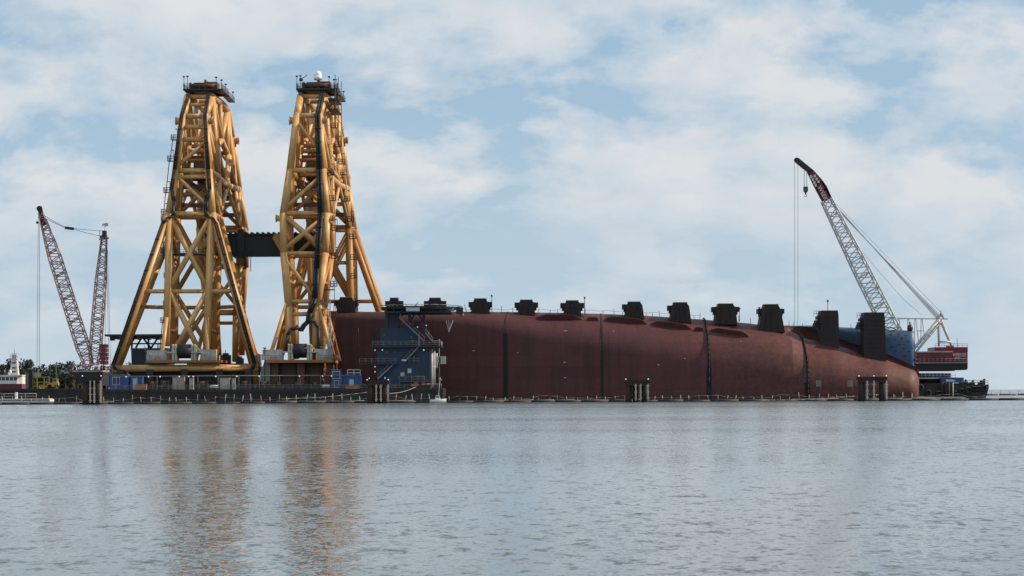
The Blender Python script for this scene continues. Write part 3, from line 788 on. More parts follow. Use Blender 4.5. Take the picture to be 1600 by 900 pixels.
    for u0, u1, zz in ((-9.0, -4.3, 13.0), (4.0, 7.8, 13.1), (-9.1, -7.2, 11.9)):
        mb = MB(); mb.box(P(u0, -1.6 if zz > 12 else -2.1, wz), P(u1, 1.4, zz))
        o = mb.build('machinery_cabinet', 'beige_paint', g)
        mb = MB()
        for k in range(3):
            a = u0 + (u1 - u0) * (0.12 + k * 0.3); mb.box(P(a, -1.64 if zz > 12 else -2.14, wz + 0.3), P(a + 0.7, -1.58 if zz > 12 else -2.08, zz - 0.4))
        mb.build('cabinet_door', 'pale_grey', o)
    mb = MB(); railing(mb, [P(-9, -2.1, 10.5), P(-9, -2.1, 10.5) + V((5, 0, 0))], 1.1, 1.6, 0.05); railing(mb, [P(4.5, -2.1, 10.5), P(7.9, -2.1, 10.5), P(7.9, 12, 10.5)], 1.1, 1.6, 0.05); mb.build('railing', 'grey_steel', g)
    # top platform
    mb = MB(); mb.box(P(-4.0, 20.6, 79.5), P(5.9, 31, 79.9)); mb.box(P(-3.6, 21.6, 79.15), P(5.4, 22.4, 79.497)); mb.box(P(-3.6, 29, 79.15), P(5.4, 30, 79.497)); mb.box(P(4.4, 31.003, 79.3), P(5.8, 42, 79.55))
    tp = mb.build('top_platform', 'dark_steel', g)
    mb = MB(); railing(mb, [P(-3.9, 31, 79.9), P(-3.9, 20.7, 79.9), P(5.8, 20.7, 79.9), P(5.8, 31, 79.9)], 1.25, 1.3, 0.055, 3); railing(mb, [P(5.7, 31, 79.5), P(5.7, 42, 79.5)], 1.2, 1.5, .055); mb.build('platform_railing', 'dark_steel', tp)
    mb = MB()
    mb.box(P(-1.6, 22.4, 79.903), P(1.1, 27, 81.7)); mb.box(P(1.3, 22.6, 79.903), P(4.2, 27, 81.9)); mb.tube(P(-1.8, 22.0, 80.8), P(4.2, 22.0, 80.8), 0.6, seg=12)
    for u in (-2.6, -0.4, 1.2, 3.1): mb.box(P(u, 21.6, 79.9), P(u + 0.3, 28, 82.3 if u == 1.2 else 81.6))
    mb.build('top_winch', 'rust_machine', tp)
    for u, w, h in ((-3.8, 20.8, 3.0), (-2.9, 20.8, 3.1), (4.3, 21.4, 2.9), (5.2, 24, 2.6), (5.3, 30, 2.4), (5.4, 41, 2.0)):
        mb = MB(); mb.tube(P(u, w, 79.6), P(u, w, 79.8 + h), 0.08, seg=5); mb.box(P(u - .28, w - .2, 79.8 + h), P(u + .28, w + .2, 80.1 + h)); mb.build('light_mast', 'dark_steel', tp)
    return g, P, face
GX = (-79.8, -51.6)
gl, PL, FL = gantry(GX[0], True, 'left yellow lifting gantry on wide splayed legs with two black cable ducts', 0.025)
gr_, PR, FR = gantry(GX[1], False, 'right yellow lifting gantry on a narrow near leg, ladders down its sunlit side', 0.05)

def duct(g, P, pts, r=0.23, name='cable_duct', gap=0.27):
    mb = MB()
    for s in (-1, 1): mb.path([P(u + s * gap, w, z) for u, w, z in pts], r, 8)
    # joint collars
    for (a, b) in zip(pts, pts[1:]):
        L = (V(b) - V(a)).length
        for k in range(1, int(L / 4.5) + 1):
            c = V(a).lerp(V(b), k / (int(L / 4.5) + 1)); d = (V(b) - V(a)).normalized() * 0.14
            for s in (-1, 1): p = P(*(c)) + V((s * gap, 0, 0)); mb.tube(p - d, p + d, r * 1.22, seg=8)
    return mb.build(name, 'black_rubber', g)
for s in (-1, 1):
    duct(gl, PL, [(s * 16.6, -1.3, 8.2), (s * 17.2, -1.4, 9.6), (s * 6.6, 6.4, 44.4), (s * 5.6, 6.9, 45.8), (s * 4.2, 7.2, 46.3), (s * 3.9, 7.4, 47.6), (s * 4.0, 8.0, 50.2), (s * 4.7, 8.6, 53.2), (s * 4.2, 9.6, 58), (s * 2.9, 12.6, 72), (s * 2.5, 20.0, 78.2)])
duct(gr_, PR, [(1.6, 2.6, 20.0), (1.8, 2.8, 22.0), (3.0, 3.6, 25.6), (3.3, 5.0, 33), (4.0, 7.3, 47), (3.4, 9.6, 58), (2.6, 12.6, 72), (2.8, 20, 78.2)], 0.38, gap=0.34)
duct(gr_, PR, [(-0.2, 1.6, 17.6), (0.6, 2.0, 19.0), (1.6, 2.6, 20.0)], 0.4)
for pp, r_ in ((((1.4, 2.4, 20.4), (3.2, 1.6, 19.8), (4.2, 1.2, 18.4), (4.4, 1.0, 12.5)), .45), (((-0.4, 1.6, 18.4), (-2.6, 1.4, 18), (-3.4, 1.2, 16.6), (-3.5, 1, 12.5)), .40)):
    mb = MB(); mb.path([PR(*p) for p in pp], r_, 8); mb.build('bent_duct', 'black_rubber', gr_)

def perch(g, c, w=1.6, d=1.6, h=1.2, hood=True):
    """small ladder landing with rails"""
    c = V(c); mb = MB(); mb.box(c - V((w / 2, d / 2, 0.12)), c + V((w / 2, d / 2, 0)))
    o = mb.build('landing', 'dark_steel', g)
    rb = MB(); a = [c + V((-w / 2, -d / 2, 0)), c + V((w / 2, -d / 2, 0)), c + V((w / 2, d / 2, 0)), c + V((-w / 2, d / 2, 0)), c + V((-w / 2, -d / 2, 0))]
    railing(rb, a, h, 0.9, 0.05, 2)
    if hood: rb.tube(c + V((w / 2, -d / 2, 0)), c + V((w / 2, -d / 2, 2.6)), 0.06, seg=5); rb.tube(c + V((w / 2, -d / 2, 2.6)), c + V((w / 2 - .5, -d / 2, 2.6)), 0.12, seg=5)
    rb.build('landing_railing', 'dark_steel', o)
    return c
def climb(g, P, stops, s):
    """landings up one side of a gantry with ladders between"""
    prev = None
    for u, w, z in stops:
        c = perch(g, P(u, w, z))
        if prev is not None:
            mb = MB(); ladder(mb, prev + V((s * 0.3, 0, 0)), c + V((s * 0.3, 0, 0.9)), 0.6, 0.055, V((0, 1, 0)), 0.6)
            for k in range(1, 4):
                q = (prev).lerp(c, k / 4) + V((s * 0.75, 0, 0)); mb.tube(q - V((0, .4, 0)), q + V((0, .4, 0)), 0.04, seg=4)
            mb.build('ladder', 'dark_steel', g)
        prev = c
climb(gl, PL, [(-6.9, 10, 37.5), (-6.6, 9.5, 47.0), (-6.1, 10, 52.5), (-5.4, 11.5, 60.5), (-4.8, 13.2, 66)], -1)
climb(gl, PL, [(-8.2, 12, 13.5), (-7.6, 13, 20.2), (-7.0, 13.5, 24.5), (-6.9, 14, 31.5), (-6.9, 14.5, 36.5)], -1)
climb(gr_, PR, [(7.3, 46, 33), (7.2, 46, 38.0), (7.0, 46, 43.5), (6.8, 44, 48.0), (6.2, 40, 53), (5.9, 36, 59.5)], 1)
climb(gr_, PR, [(5.9, 33, 62), (5.5, 29, 66.0), (5.0, 26, 70.5), (4.9, 23, 74.5), (5.6, 21, 79.4)], 1)
climb(gr_, PR, [(6.6, 9, 14), (6.5, 10, 21.5), (6.8, 10, 29), (7.0, 10.5, 36), (6.9, 11, 43), (6.3, 12, 50.5), (5.8, 13, 57)], 1)
# walkway slab on the sunlit side and dark stair box below the top
mb = MB(); mb.prism([(PR(5.2, 0, 0).x, 58.2), (PR(6.9, 0, 0).x, 58.2), (PR(6.9, 0, 0).x, 58.9), (PR(5.2, 0, 0).x, 58.9)], Y0 + 14, Y0 + 44); railing(mb, [PR(6.8, 14, 58.9), PR(6.8, 44, 58.9)], 1.1, 2.4, .05); mb.build('walkway', 'yellow_paint', gr_)
mb = MB()
for z in (74.2, 76.8): mb.box(PR(4.4, 18, z), PR(6.4, 30, z + .15))
for w in (18.2, 24, 29.8): mb.tube(PR(6.3, w, 66), PR(6.3, w, 83), 0.09, seg=5)
for z in (67, 69.5, 72, 75.4, 78): mb.tube(PR(6.3, 18.2, z), PR(6.3, 29.8, z), .07, seg=5)
mb.build('stair_cage', 'dark_steel', gr_)
mb = MB(); c = PR(1.4, 22, 82.2); mb.tube(c, c + V((0, 0, 1.0)), 1.05, seg=14); mb.ball(c + V((0, 0, 1.0)), 1.05, 14, 1.3); mb.build('radar_dome', 'white_paint', gr_)
mb = MB(); mb.tube(PR(-2.6, 20, 82), PR(-1.0, 20, 83.2), 0.1, seg=5); mb.box(PR(-3.0, 19.6, 81.6), PR(-2.2, 20.4, 82.3)); mb.build('antenna', 'dark_steel', gr_)
mb = MB()
for u in (4.9, 6.4):
    for w in (3.0, 5.0): mb.tube(PR(u, w, 10.4), PR(u + .3, w, 25.5), .075, seg=6)
for k_ in range(6):
    z = 10.6 + k_ * 2.5; mb.box(PR(4.9, 3.0, z + 2.4), PR(6.7, 5.0, z + 2.46)); e = 1 if k_ % 2 else -1
    mb.beam(PR(5.7 - e * .7, 3.2, z), PR(5.7 + e * .7, 3.2, z + 2.4), .6, .09); mb.tube(PR(4.9, 3.0, z + 3.4), PR(6.7, 3.0, z + 3.4), .04, seg=4)
mb.build('stair_tower', 'grey_steel', gr_)
mb = MB()
for u, h in ((6.9, 19.5), (8.0, 16.5), (7.4, 18.2)): mb.tube(PR(u, -1.9, 10.5), PR(u + .4, -1.9, h), .09, seg=5)
mb.tube(PR(5.4, -1.9, 15.4), PR(8.1, -1.9, 15.4), .07, seg=5); mb.tube(PR(5.0, -1.9, 13.6), PR(8.1, -1.9, 13.6), .07, seg=5); mb.build('rail_frame', 'pale_grey', gr_)
for P_, g_ in ((PL, gl), (PR, gr_)):
    mb = MB()
    if g_ is gl:
        mb.box(P_(-7.2, 9.5, 36.9), P_(5.0, 12.0, 37.15)); railing(mb, [P_(-7.1, 9.6, 37.15), P_(4.9, 9.6, 37.15)], 1.1, 1.7, .05); mb.tube(P_(1.2, 9.6, 37), P_(1.2, 9.6, 39.6), .08, seg=5); mb.ball(P_(1.2, 9.6, 39.8), .35)
    else:
        mb.box(P_(2.5, 9.5, 28.0), P_(6.8, 12.0, 28.2)); railing(mb, [P_(2.6, 9.6, 28.2), P_(6.7, 9.6, 28.2)], 1.1, 1.4, .05)
    mb.build('catwalk', 'dark_steel', g_)
    mb = MB()
    for u in (0.6, 1.3): mb.tube(P_(u, 30, 56), P_(u, 30, 14), 0.07, seg=5)
    mb.build('fall_line', 'wire', g_)

# black tie beam between the gantries
tb = thing('tie_beam', 'black plate girder linking the two yellow gantries at mid height', 'beam', (-66, Y0 + 21, 40))
zb0, zb1 = 37.5, 42.6
mb = MB(); xa, xb = GX[0] + 2.0, GX[1] + 4.5
mb.box((xa, Y0 + 20.2, zb0), (xb, Y0 + 22.2, zb1)); mb.box((xa, Y0 + 19.7, zb1 + .003), (xb, Y0 + 22.7, zb1 + 0.35)); mb.box((xa, Y0 + 19.7, zb0 - 0.35), (xb, Y0 + 22.7, zb0 - .003))
mb.build('girder', 'black_rubber', tb)
mb = MB()
for i in range(22): x = xa + 0.8 + i * (xb - xa - 1.6) / 21; mb.box((x - .28, Y0 + 19.9, zb1 + .353), (x + .28, Y0 + 22.5, zb1 + 0.7))
mb.build('rack', 'black_rubber', tb)
sx_ = WX(378, Y0 + 20)
mb = MB(); mb.prism([(sx_ - 0.9, zb0 - 0.8), (sx_ + 0.9, zb0 - .8), (sx_ + .9, zb1 + 0.8), (sx_ + .4, zb1 + 1.5), (sx_ - .4, zb1 + 1.5), (sx_ - .9, zb1 + .8)], Y0 + 19.2, Y0 + 23.2); mb.build('saddle', 'black_rubber', tb)
for px, yy, r in ((374, 420, .12), (381, 420, .16), (384.5, 421, .28), (393, 425, .10)):
    x = WX(px, Y0 + 19.5); mb = MB(); mb.tube((x, Y0 + 19.0, zb0 + 1), (x, Y0 + 19.0, WZ(px, yy, Y0 + 19.5)), r, seg=6); mb.build('hanging_strap', 'black_rubber', tb)
mb = MB(); bx = WX(440, Y0 + 17); mb.prism([(bx - 2.2, 41.5), (bx - 0.2, 38), (bx + 1.4, 38), (bx + 1.4, 43.4), (bx - 0.6, 42.6), (bx - 1.8, 42.6)], Y0 + 17.6, Y0 + 19.6); mb.build('beam_bracket', 'yellow_shaded', tb)

# ------------------------------------------------------------------ barges and deck gear
def barge(x0, x1, y0, y1, zt, mat, label, loc_name='deck_barge', fender=True):
    t = thing(loc_name, label, 'barge', ((x0 + x1) / 2, (y0 + y1) / 2, 0))
    mb = MB(); mb.prism([(x0 + 2.5, -1.5), (x1 - 2.5, -1.5), (x1, zt * .45), (x1, zt), (x0, zt), (x0, zt * .45)], y0, y1); mb.build('hull', mat, t)
    mb = MB(); mb.box((x0 + 0.15, y0 + 0.15, zt + .003), (x1 - 0.15, y1 - 0.15, zt + 0.06)); mb.build('deck', 'deck_grey', t)
    mb = MB(); mb.box((x0, y0 - 0.22, zt - 0.55), (x1, y0 - .003, zt - 0.15)); mb.build('rubbing_strake', 'dark_steel', t)
    return t
DZ = 3.3
bn = barge(WX(164, 488), WX(692, 488), 488.5, 511.0, DZ, 'barge_black', 'long black catamaran barge under the near legs of the yellow gantries')
bf = barge(WX(200, 565), WX(670, 575), 556.0, 578.0, DZ, 'barge_black', 'black catamaran barge under the far legs of the yellow gantries')
mb = MB(); xa, xb = WX(166, 489), WX(690, 489)
railing(mb, [(xa, 489, DZ), (xb, 489, DZ)], 1.1, 2.2, 0.05, 3); mb.build('railing', 'grey_steel', bn)
# lighting gantry rail above the deck
mb = MB(); zl = WZ(300, 587.5, 491)
mb.tube((xa + 1, 491, zl), (WX(562, 491), 491, zl), 0.13, seg=6)
for i in range(13): x = xa + 2 + i * 4.9; mb.tube((x, 491, DZ), (x, 491, zl), 0.09, seg=5)
mb.build('lamp_rail', 'grey_steel', bn)
for px in (197, 232, 250, 280, 295, 302, 337, 370, 405, 468, 504, 518):
    x = WX(px, 490.6); mb = MB(); mb.ball((x, 490.6, zl - 0.15), 0.17, 8); mb.build('deck_lamp', 'lamp_glow', bn)
# tyres / stains along the side
for px in (215, 300, 330, 430, 468, 515):
    x = WX(px, 488); mb = MB(); mb.box((x - 2.2, 488.26, 1.1), (x + 2.2, 488.49, 2.3)); mb.build('draught_panel', 'pile_rust', bn)

def cabin(px0, px1, py0, py1, Y, mat, label, cat, name, d=2.4, windows=(), doors=(), roof=True, parts_mat='pale_grey', group=None):
    x0, x1 = WX(px0, Y), WX(px1, Y); z0, z1 = DZ + 0.07, WZ((px0 + px1) / 2, py0, Y)
    t = thing(name, label, cat, ((x0 + x1) / 2, Y + d / 2, z0), group)
    mb = MB(); mb.box((x0, Y, z0), (x1, Y + d, z1)); mb.build('body', mat, t)
    if roof: mb = MB(); mb.box((x0 - .08, Y - .08, z1 + .003), (x1 + .08, Y + d + .08, z1 + .12)); mb.build('roof', 'grey_steel', t)
    for a, b, c, e in windows:
        wx0, wx1 = x0 + (x1 - x0) * a, x0 + (x1 - x0) * b; wz0, wz1 = z0 + (z1 - z0) * c, z0 + (z1 - z0) * e
        mb = MB()
        for lo, hi in (((wx0, wz0), (wx1, wz0 + .12)), ((wx0, wz1 - .12), (wx1, wz1)), ((wx0, wz0 + .12), (wx0 + .12, wz1 - .12)), ((wx1 - .12, wz0 + .12), (wx1, wz1 - .12))): mb.box((lo[0], Y - .08, lo[1]), (hi[0], Y + .02, hi[1]))
        o = mb.build('window', parts_mat, t)
        mb = MB(); mb.box((wx0 + .12, Y - .03, wz0 + .12), (wx1 - .12, Y + .02, wz1 - .12)); mb.build('pane', 'glass_dark', o)
    for a, b, c in doors:
        dx0, dx1 = x0 + (x1 - x0) * a, x0 + (x1 - x0) * b
        mb = MB(); mb.box((dx0, Y - .05, z0 + .05), (dx1, Y + .02, z0 + (z1 - z0) * c)); o = mb.build('door', parts_mat, t)
        mb = MB(); mb.box((dx1 - .2, Y - .1, z0 + 1.0), (dx1 - .1, Y - .05, z0 + 1.2)); mb.build('handle', 'dark_steel', o)
    # corner posts / corrugation
    mb = MB()
    n_ = max(3, int((x1 - x0) / 0.5))
    for i in range(n_ + 1):
        x = x0 + (x1 - x0) * i / n_; mb.box((x - .05, Y - .035, z0 + .02), (x + .05, Y + .01, z1 - .02))
    mb.build('rib', mat, t)
    return t
cabin(172, 200, 586, 607, 492.5, 'container_blue', 'blue container with a window at the left end of the near barge', 'container', 'deck_container', windows=((.12, .55, .35, .85),))
cabin(204, 222, 588, 607, 493.2, 'container_blue', 'short blue container with a grey door left of the beige lockers', 'container', 'deck_container', doors=((.2, .6, .85),))
cabin(518, 533, 578, 607, 492.0, 'container_blue', 'tall narrow blue cabin with a big window beside the right gantry', 'cabin', 'deck_cabin', windows=((.1, .9, .52, .93), (.25, .8, .08, .45)))
cabin(533, 565, 587, 607, 492.6, 'container_blue', 'low blue cabin with white framed roof unit left of the twin pile dolphin', 'cabin', 'deck_cabin', doors=((.40, .62, .72),))
mb = MB(); xa_, xb_ = WX(543, 492.8), WX(563, 492.8); za, zb_ = WZ(550, 587, 492), WZ(550, 577.5, 492)
for z in (za + .06, (za + zb_) / 2, zb_): mb.box((xa_, 492.8, z - .12), (xb_, 494.4, z + .10))
for x in (xa_, (xa_ + xb_) / 2, xb_): mb.box((x - .1, 492.78, za), (x + .1, 492.98, zb_))
tag(mb.build('window_frame_rack', 'pale_grey', None, ((xa_ + xb_) / 2, 493, za)), 'pale grey open frame on the roof of the low blue cabin', 'frame')
for i, (a, b, c, lb) in enumerate(((270, 279, 589, 'beige electrical locker, left one of the touching pair under the left gantry'), (279.6, 288, 588.5, 'beige electrical locker, right one of the touching pair under the left gantry'), (344, 359, 590.5, 'wide beige switch cabinet with louvred front under the left gantry'), (362.5, 367, 591, 'slim beige locker right of the wide louvred cabinet'), (296, 302, 591, 'slim beige locker right of the touching locker pair'))):
    cabin(a, b, c, 612, 491.6, 'beige_paint', lb, 'locker', 'electrical_locker', d=1.2, doors=((.15, .85, .9),), parts_mat='beige_paint', group='beige lockers on the near barge')
cabin(212, 228, 601, 607, 490.4, 'orange_paint', 'low orange equipment box near the left end of the near barge', 'box', 'equipment_box', d=1.6)
cabin(541, 561, 603, 608, 490.4, 'orange_paint', 'low orange equipment box in front of the blue cabins', 'box', 'equipment_box', d=1.6)
for px, lb in ((334, 'white liferaft canister on the barge rail below the left gantry'), (509, 'white liferaft canister on the barge rail below the right gantry')):
    x = WX(px, 489.2); t = thing('liferaft_canister', lb, 'canister', (x, 489.2, DZ), 'white liferaft canisters')
    mb = MB(); mb.tube((x - .95, 489.4, DZ + .75), (x + .95, 489.4, DZ + .75), .42, seg=12); mb.build('shell', 'white_paint', t)
    mb = MB()
    for e in (-.6, .6): mb.box((x + e - .08, 489.1, DZ + .06), (x + e + .08, 489.7, DZ + .5))
    mb.build('cradle', 'grey_steel', t)
# dark winches, pumps and drums along the deck
rr = random.Random(11)
dl = ['dark deck winch behind the slim locker', 'dark pump set below the splayed left leg', 'dark deck winch under the left gantry base beam', 'dark winch right of the left gantry foot', 'dark pump set in the gap between the gantries', 'dark deck winch left of the right gantry base', 'dark pump set under the right gantry pivot', 'dark winch near the orange hoist chain']
for (px, w, h), lb in zip(((238, 14, 14), (256, 12, 15), (316, 16, 14), (383, 14, 14), (412, 16, 13), (436, 14, 12), (468, 24, 12), (492, 12, 12)), dl):
    Y = 493.5; x = WX(px, Y); w_ = w * Y / F / 2; h_ = h * Y / F
    t = thing('deck_winch', lb, 'winch', (x, Y + 1, DZ + .06))
    mb = MB(); mb.box((x - w_, Y, DZ + .06), (x + w_, Y + 2.2, DZ + h_ * .4)); mb.build('bed', 'dark_steel', t)
    mb = MB(); mb.tube((x - w_ * .7, Y + 1, DZ + h_ * .62), (x + w_ * .7, Y + 1, DZ + h_ * .62), h_ * .32, seg=14); mb.build('drum', 'rust_machine', t)
    mb = MB()
    for e in (-.85, .85): mb.prism([(x + e * w_ - .15, DZ + h_ * .4), (x + e * w_ + .15, DZ + h_ * .4), (x + e * w_ + .15, DZ + h_), (x + e * w_ - .15, DZ + h_)], Y + .2, Y + 1.8)
    mb.build('side_frame', 'dark_steel', t)
# orange hoist chain under right gantry
x = WX(504, 492); t = thing('hoist_chain', 'orange rope and shackle hanging under the right end of the right gantry base', 'chain', (x, 492, DZ))
mb = MB(); mb.path([(x + .2, 496.8, 9.6), (x + .3, 496.8, 7.4), (x - .3, 496.8, 6.0), (x + .1, 496.8, 4.6), (x + .5, 496.8, 3.8)], .2, 7); mb.build('rope', 'orange_paint', t)
mb = MB(); mb.ball((x + .2, 496.8, 8.0), .45, 8, .6); mb.build('shackle', 'orange_paint', t)
x = WX(428, 496); t = thing('deck_davit', 'grey davit post with pale housing on the deck between the gantries', 'davit', (x - 1.5, 498, DZ))
mb = MB(); mb.tube((WX(414, 498), 498, DZ), (WX(414, 498), 498, WZ(414, 545, 498)), .13, seg=6); mb.box((WX(413, 498) - .2, 497.8, WZ(414, 545, 498)), (WX(413, 498) + .5, 498.2, WZ(414, 543, 498))); mb.build('post', 'dark_steel', t)
mb = MB(); mb.prism([(WX(408, 499), DZ), (WX(422, 499), DZ), (WX(422, 499), WZ(420, 562, 499)), (WX(414, 499), WZ(420, 562, 499)), (WX(408, 499), WZ(410, 580, 499))], 499, 503); mb.build('housing', 'grey_steel', t)
for i, (px, yt, lb) in enumerate(((401, 552, 'round yellow sunlit tank right of the left gantry foot'),)):
    x = WX(px, 503); t = thing('storage_tank', lb, 'tank', (x, 503, DZ)); mb = MB(); mb.tube((x, 503, DZ), (x, 503, WZ(px, yt + 3, 503)), .95, seg=14); mb.ball((x, 503, WZ(px, yt + 3, 503)), .95, 14, .5); mb.build('shell', 'yellow_paint', t)
    mb = MB(); mb.tube((x + 1.1, 503, DZ), (x + 1.1, 503, 12), .12, seg=6); mb.build('pipe', 'grey_steel', t)
for a, b, yt, lb in ((203, 340, 577.5, 'long dark machinery house under the left gantry base'), (341.5, 398, 580, 'shorter dark machinery house under the left gantry right foot')):
    t = thing('machinery_house', lb, 'deckhouse', (WX((a + b) / 2, 503), 503, DZ)); z1_ = WZ((a + b) / 2, yt, 503)
    mb = MB(); mb.box((WX(a, 503), 503, DZ + .06), (WX(b, 503), 508, z1_)); mb.build('body', 'dark_steel', t)
    mb = MB(); mb.box((WX(a, 503) - .2, 502.8, z1_ + .003), (WX(b, 503) + .2, 508.2, z1_ + .15)); mb.build('roof', 'deck_grey', t)
    for i in range(int((b - a) / 16)): mb = MB(); x = WX(a + 8 + i * 16, 503); mb.box((x - .5, 502.93, DZ + .1), (x + .5, 503.02, DZ + 2.1)); mb.build('door', 'rust_machine', t)
# black machine beside the left gantry base
for px, w, yt, lb, m_ in ((352, 15, 552, 'black generator on the far right of the left gantry base', 'black_rubber'), (374, 11, 557, 'small dark generator beside the left gantry right leg', 'dark_steel')):
    Y = 508; x = WX(px, Y); w_ = w * Y / F / 2; zt = WZ(px, yt, Y)
    t = thing('generator', lb, 'generator', (x, Y + 1, 9.2)); mb = MB(); mb.box((x - w_, Y, 9.2), (x + w_, Y + 2.5, zt - .4)); mb.tube((x - w_ * .6, Y + 1.2, zt - .4), (x + w_ * .6, Y + 1.2, zt - .4), .5, seg=10); mb.build('casing', m_, t)
    mb = MB(); mb.tube((x, Y + .5, zt - .4), (x, Y + .5, zt + .9), .1, seg=6); mb.build('exhaust', 'grey_steel', t)
    mb = MB(); mb.box((x - w_ - .4, Y - .3, 8.6), (x + w_ + .4, Y + 3, 9.197)); [mb.tube((x + e * w_, Y + 1, DZ), (x + e * w_, Y + 1, 8.65), .2, seg=6) for e in (-1, 1)]; mb.build('stand', 'ochre_deck', t)

# ------------------------------------------------------------------ blue accommodation tower with helideck
YT = 491.0
tw = thing('accommodation_tower', 'dark blue deckhouse tower with zigzag stairs under a flat helideck before the hull', 'tower', (WX(630, YT), YT + 6, DZ))
def tbox(px0, px1, py0, py1, y0, y1, mat, name, parent=tw):
    mb = MB(); a, b = W(px0, py1, y0), W(px1, py0, y0); mb.box((WX(px0, y0), y0, a.z), (WX(px1, y0), y1, b.z)); return mb.build(name, mat, parent)
z1 = WZ(630, 541, YT)
def lv(py): return WZ(630, py, YT)
mb = MB(); mb.box((WX(590, YT), YT, DZ + .06), (WX(672, YT), YT + 13, lv(541))); low_ = mb.build('lower_house', 'tower_blue', tw)
mb = MB(); mb.box((WX(594, YT), YT + 1.4, lv(541) + .003), (WX(653, YT), YT + 12, lv(512))); mid_ = mb.build('upper_house', 'tower_blue', tw)
mb = MB(); mb.box((WX(602, YT), YT + 2.4, lv(512) + .003), (WX(622, YT), YT + 10, lv(486))); mb.build('control_room', 'tower_dark', tw)
mb = MB()
for a, b in ((590, 682), (584, 690)): pass
mb.box((WX(582, YT), YT - 1.6, lv(541) - .25), (WX(690, YT), YT + 13.5, lv(541) - .003)); mb.build('upper_walkway', 'tower_dark', tw)
mb = MB(); mb.box((WX(562, YT), YT - 1.6, lv(568) - .2), (WX(621, YT), YT - .003, lv(568))); mb.box((WX(562, YT), YT, lv(568) - .2), (WX(589.5, YT), YT + 9, lv(568))); mb.build('lower_walkway', 'tower_dark', tw)
mb = MB(); railing(mb, [(WX(582.5, YT), YT - 1.5, lv(541)), (WX(689.5, YT), YT - 1.5, lv(541)), (WX(689.5, YT), YT + 10, lv(541))], 1.2, 1.4, 0.05, 3)
railing(mb, [(WX(562.5, YT), YT - 1.5, lv(568)), (WX(620, YT), YT - 1.5, lv(568))], 1.2, 1.5, 0.05, 2); railing(mb, [(WX(640, YT), YT - 1.5, lv(568)), (WX(655, YT), YT - 1.5, lv(568))], 1.2, 1.5, 0.05, 2)
mb.build('railing', 'grey_steel', tw)
def stair(pa, pb, y):
    a, b = W(*pa, y), W(*pb, y); o = []
    mb = MB()
    for dy in (0, 0.9): mb.beam(a + V((0, dy, 0)), b + V((0, dy, 0)), .12, .32)
    n_ = 14
    for i in range(1, n_): c = a.lerp(b, i / n_); mb.box((c.x - .15, y + .06, c.z - .03), (c.x + .15, y + .84, c.z + .03))
    st = mb.build('stair', 'grey_steel', tw)
    mb = MB(); mb.tube(a + V((0, 0, 1)), b + V((0, 0, 1)), .05, seg=5)
    for i in range(6): c = a.lerp(b, i / 5); mb.tube(c, c + V((0, 0, 1)), .045, seg=5)
    mb.build('handrail', 'grey_steel', st)
stair((624, 496), (663, 533), YT - 1.2); stair((655, 541), (631, 566), YT - 1.2); stair((617, 567), (590, 592), YT - 1.2); stair((665, 520), (676, 534), YT - 2.2)
# legs and V braces carrying the helideck
mb = MB()
for px in (604, 640, 662): mb.box((WX(px, YT) - .35, YT + 2, lv(541) + .01), (WX(px, YT) + .35, YT + 2.7, lv(485)))
for a, b in (((640, 505), (650, 487)), ((662, 505), (652, 487)), ((628, 494), (634, 486)), ((645, 512), (662, 500))): mb.tube(W(*a, YT + 2.3), W(*b, YT + 2.3), .2, seg=6)
mb.build('support_frame', 'tower_dark', tw)
# helideck
hd = MB(); zc_ = lv(481.5)
c = V((WX(655, YT + 6), YT + 6, zc_)); seg = 24; rx, ry = 70 * (YT + 6) / F * 0.86, 11.0
top = []; bot = []
for i in range(seg):
    t_ = 2 * math.pi * i / seg; top.append(c + V((rx * math.cos(t_), ry * math.sin(t_), .35))); bot.append(c + V((rx * .96 * math.cos(t_), ry * .96 * math.sin(t_), -.25)))
hd.v = top + bot; hd.face(tuple(range(seg))); hd.face(tuple(range(2 * seg - 1, seg - 1, -1)))
for i in range(seg): j = (i + 1) % seg; hd.face((seg + i, seg + j, j, i))
hdo = hd.build('helideck', 'tower_dark', tw)
nb = MB()
for i in range(seg):
    j = (i + 1) % seg; t_ = 2 * math.pi * i / seg; t2 = 2 * math.pi * j / seg
    a = c + V((rx * 1.10 * math.cos(t_), ry * 1.1 * math.sin(t_), .65)); b = c + V((rx * 1.10 * math.cos(t2), ry * 1.1 * math.sin(t2), .65))
    nb.tube(a, b, .07, seg=5); nb.tube(top[i], a, .06, seg=5); nb.tube(top[i].lerp(top[j], .5), a.lerp(b, .5), .04, seg=4)
nb.build('safety_net', 'grey_steel', hdo)
ub = MB()
for i in range(9): x = c.x - rx * .8 + rx * 1.6 * i / 8; ub.beam((x, YT - 2, zc_ - .55), (x, YT + 14, zc_ - .55), .25, .55)
for y in (YT - 1, YT + 5, YT + 11): ub.beam((c.x - rx * .85, y, zc_ - .95), (c.x + rx * .85, y, zc_ - .95), .3, .5)
ub.build('deck_beam', 'tower_dark', hdo)
tag(tbox(635, 656, 480.2, 486.2, YT - 6.2, YT - 6.0, 'pale_grey', 'name_board'), 'pale grey board hung below the helideck edge')
mb = MB()
for px in (637, 654): mb.tube((WX(px, YT - 6.1), YT - 5.95, lv(487)), (WX(px, YT - 5.9), YT - 4.6, zc_), .09, seg=5)
mb.build('board_hanger', 'grey_steel', tw)
tbox(698, 710, 481.0, 486, YT + 2, YT + 4, 'pale_grey', 'foam_cabinet'); tbox(713, 724, 480, 490, YT + 2, YT + 4, 'dark_steel', 'deck_lamp_frame')
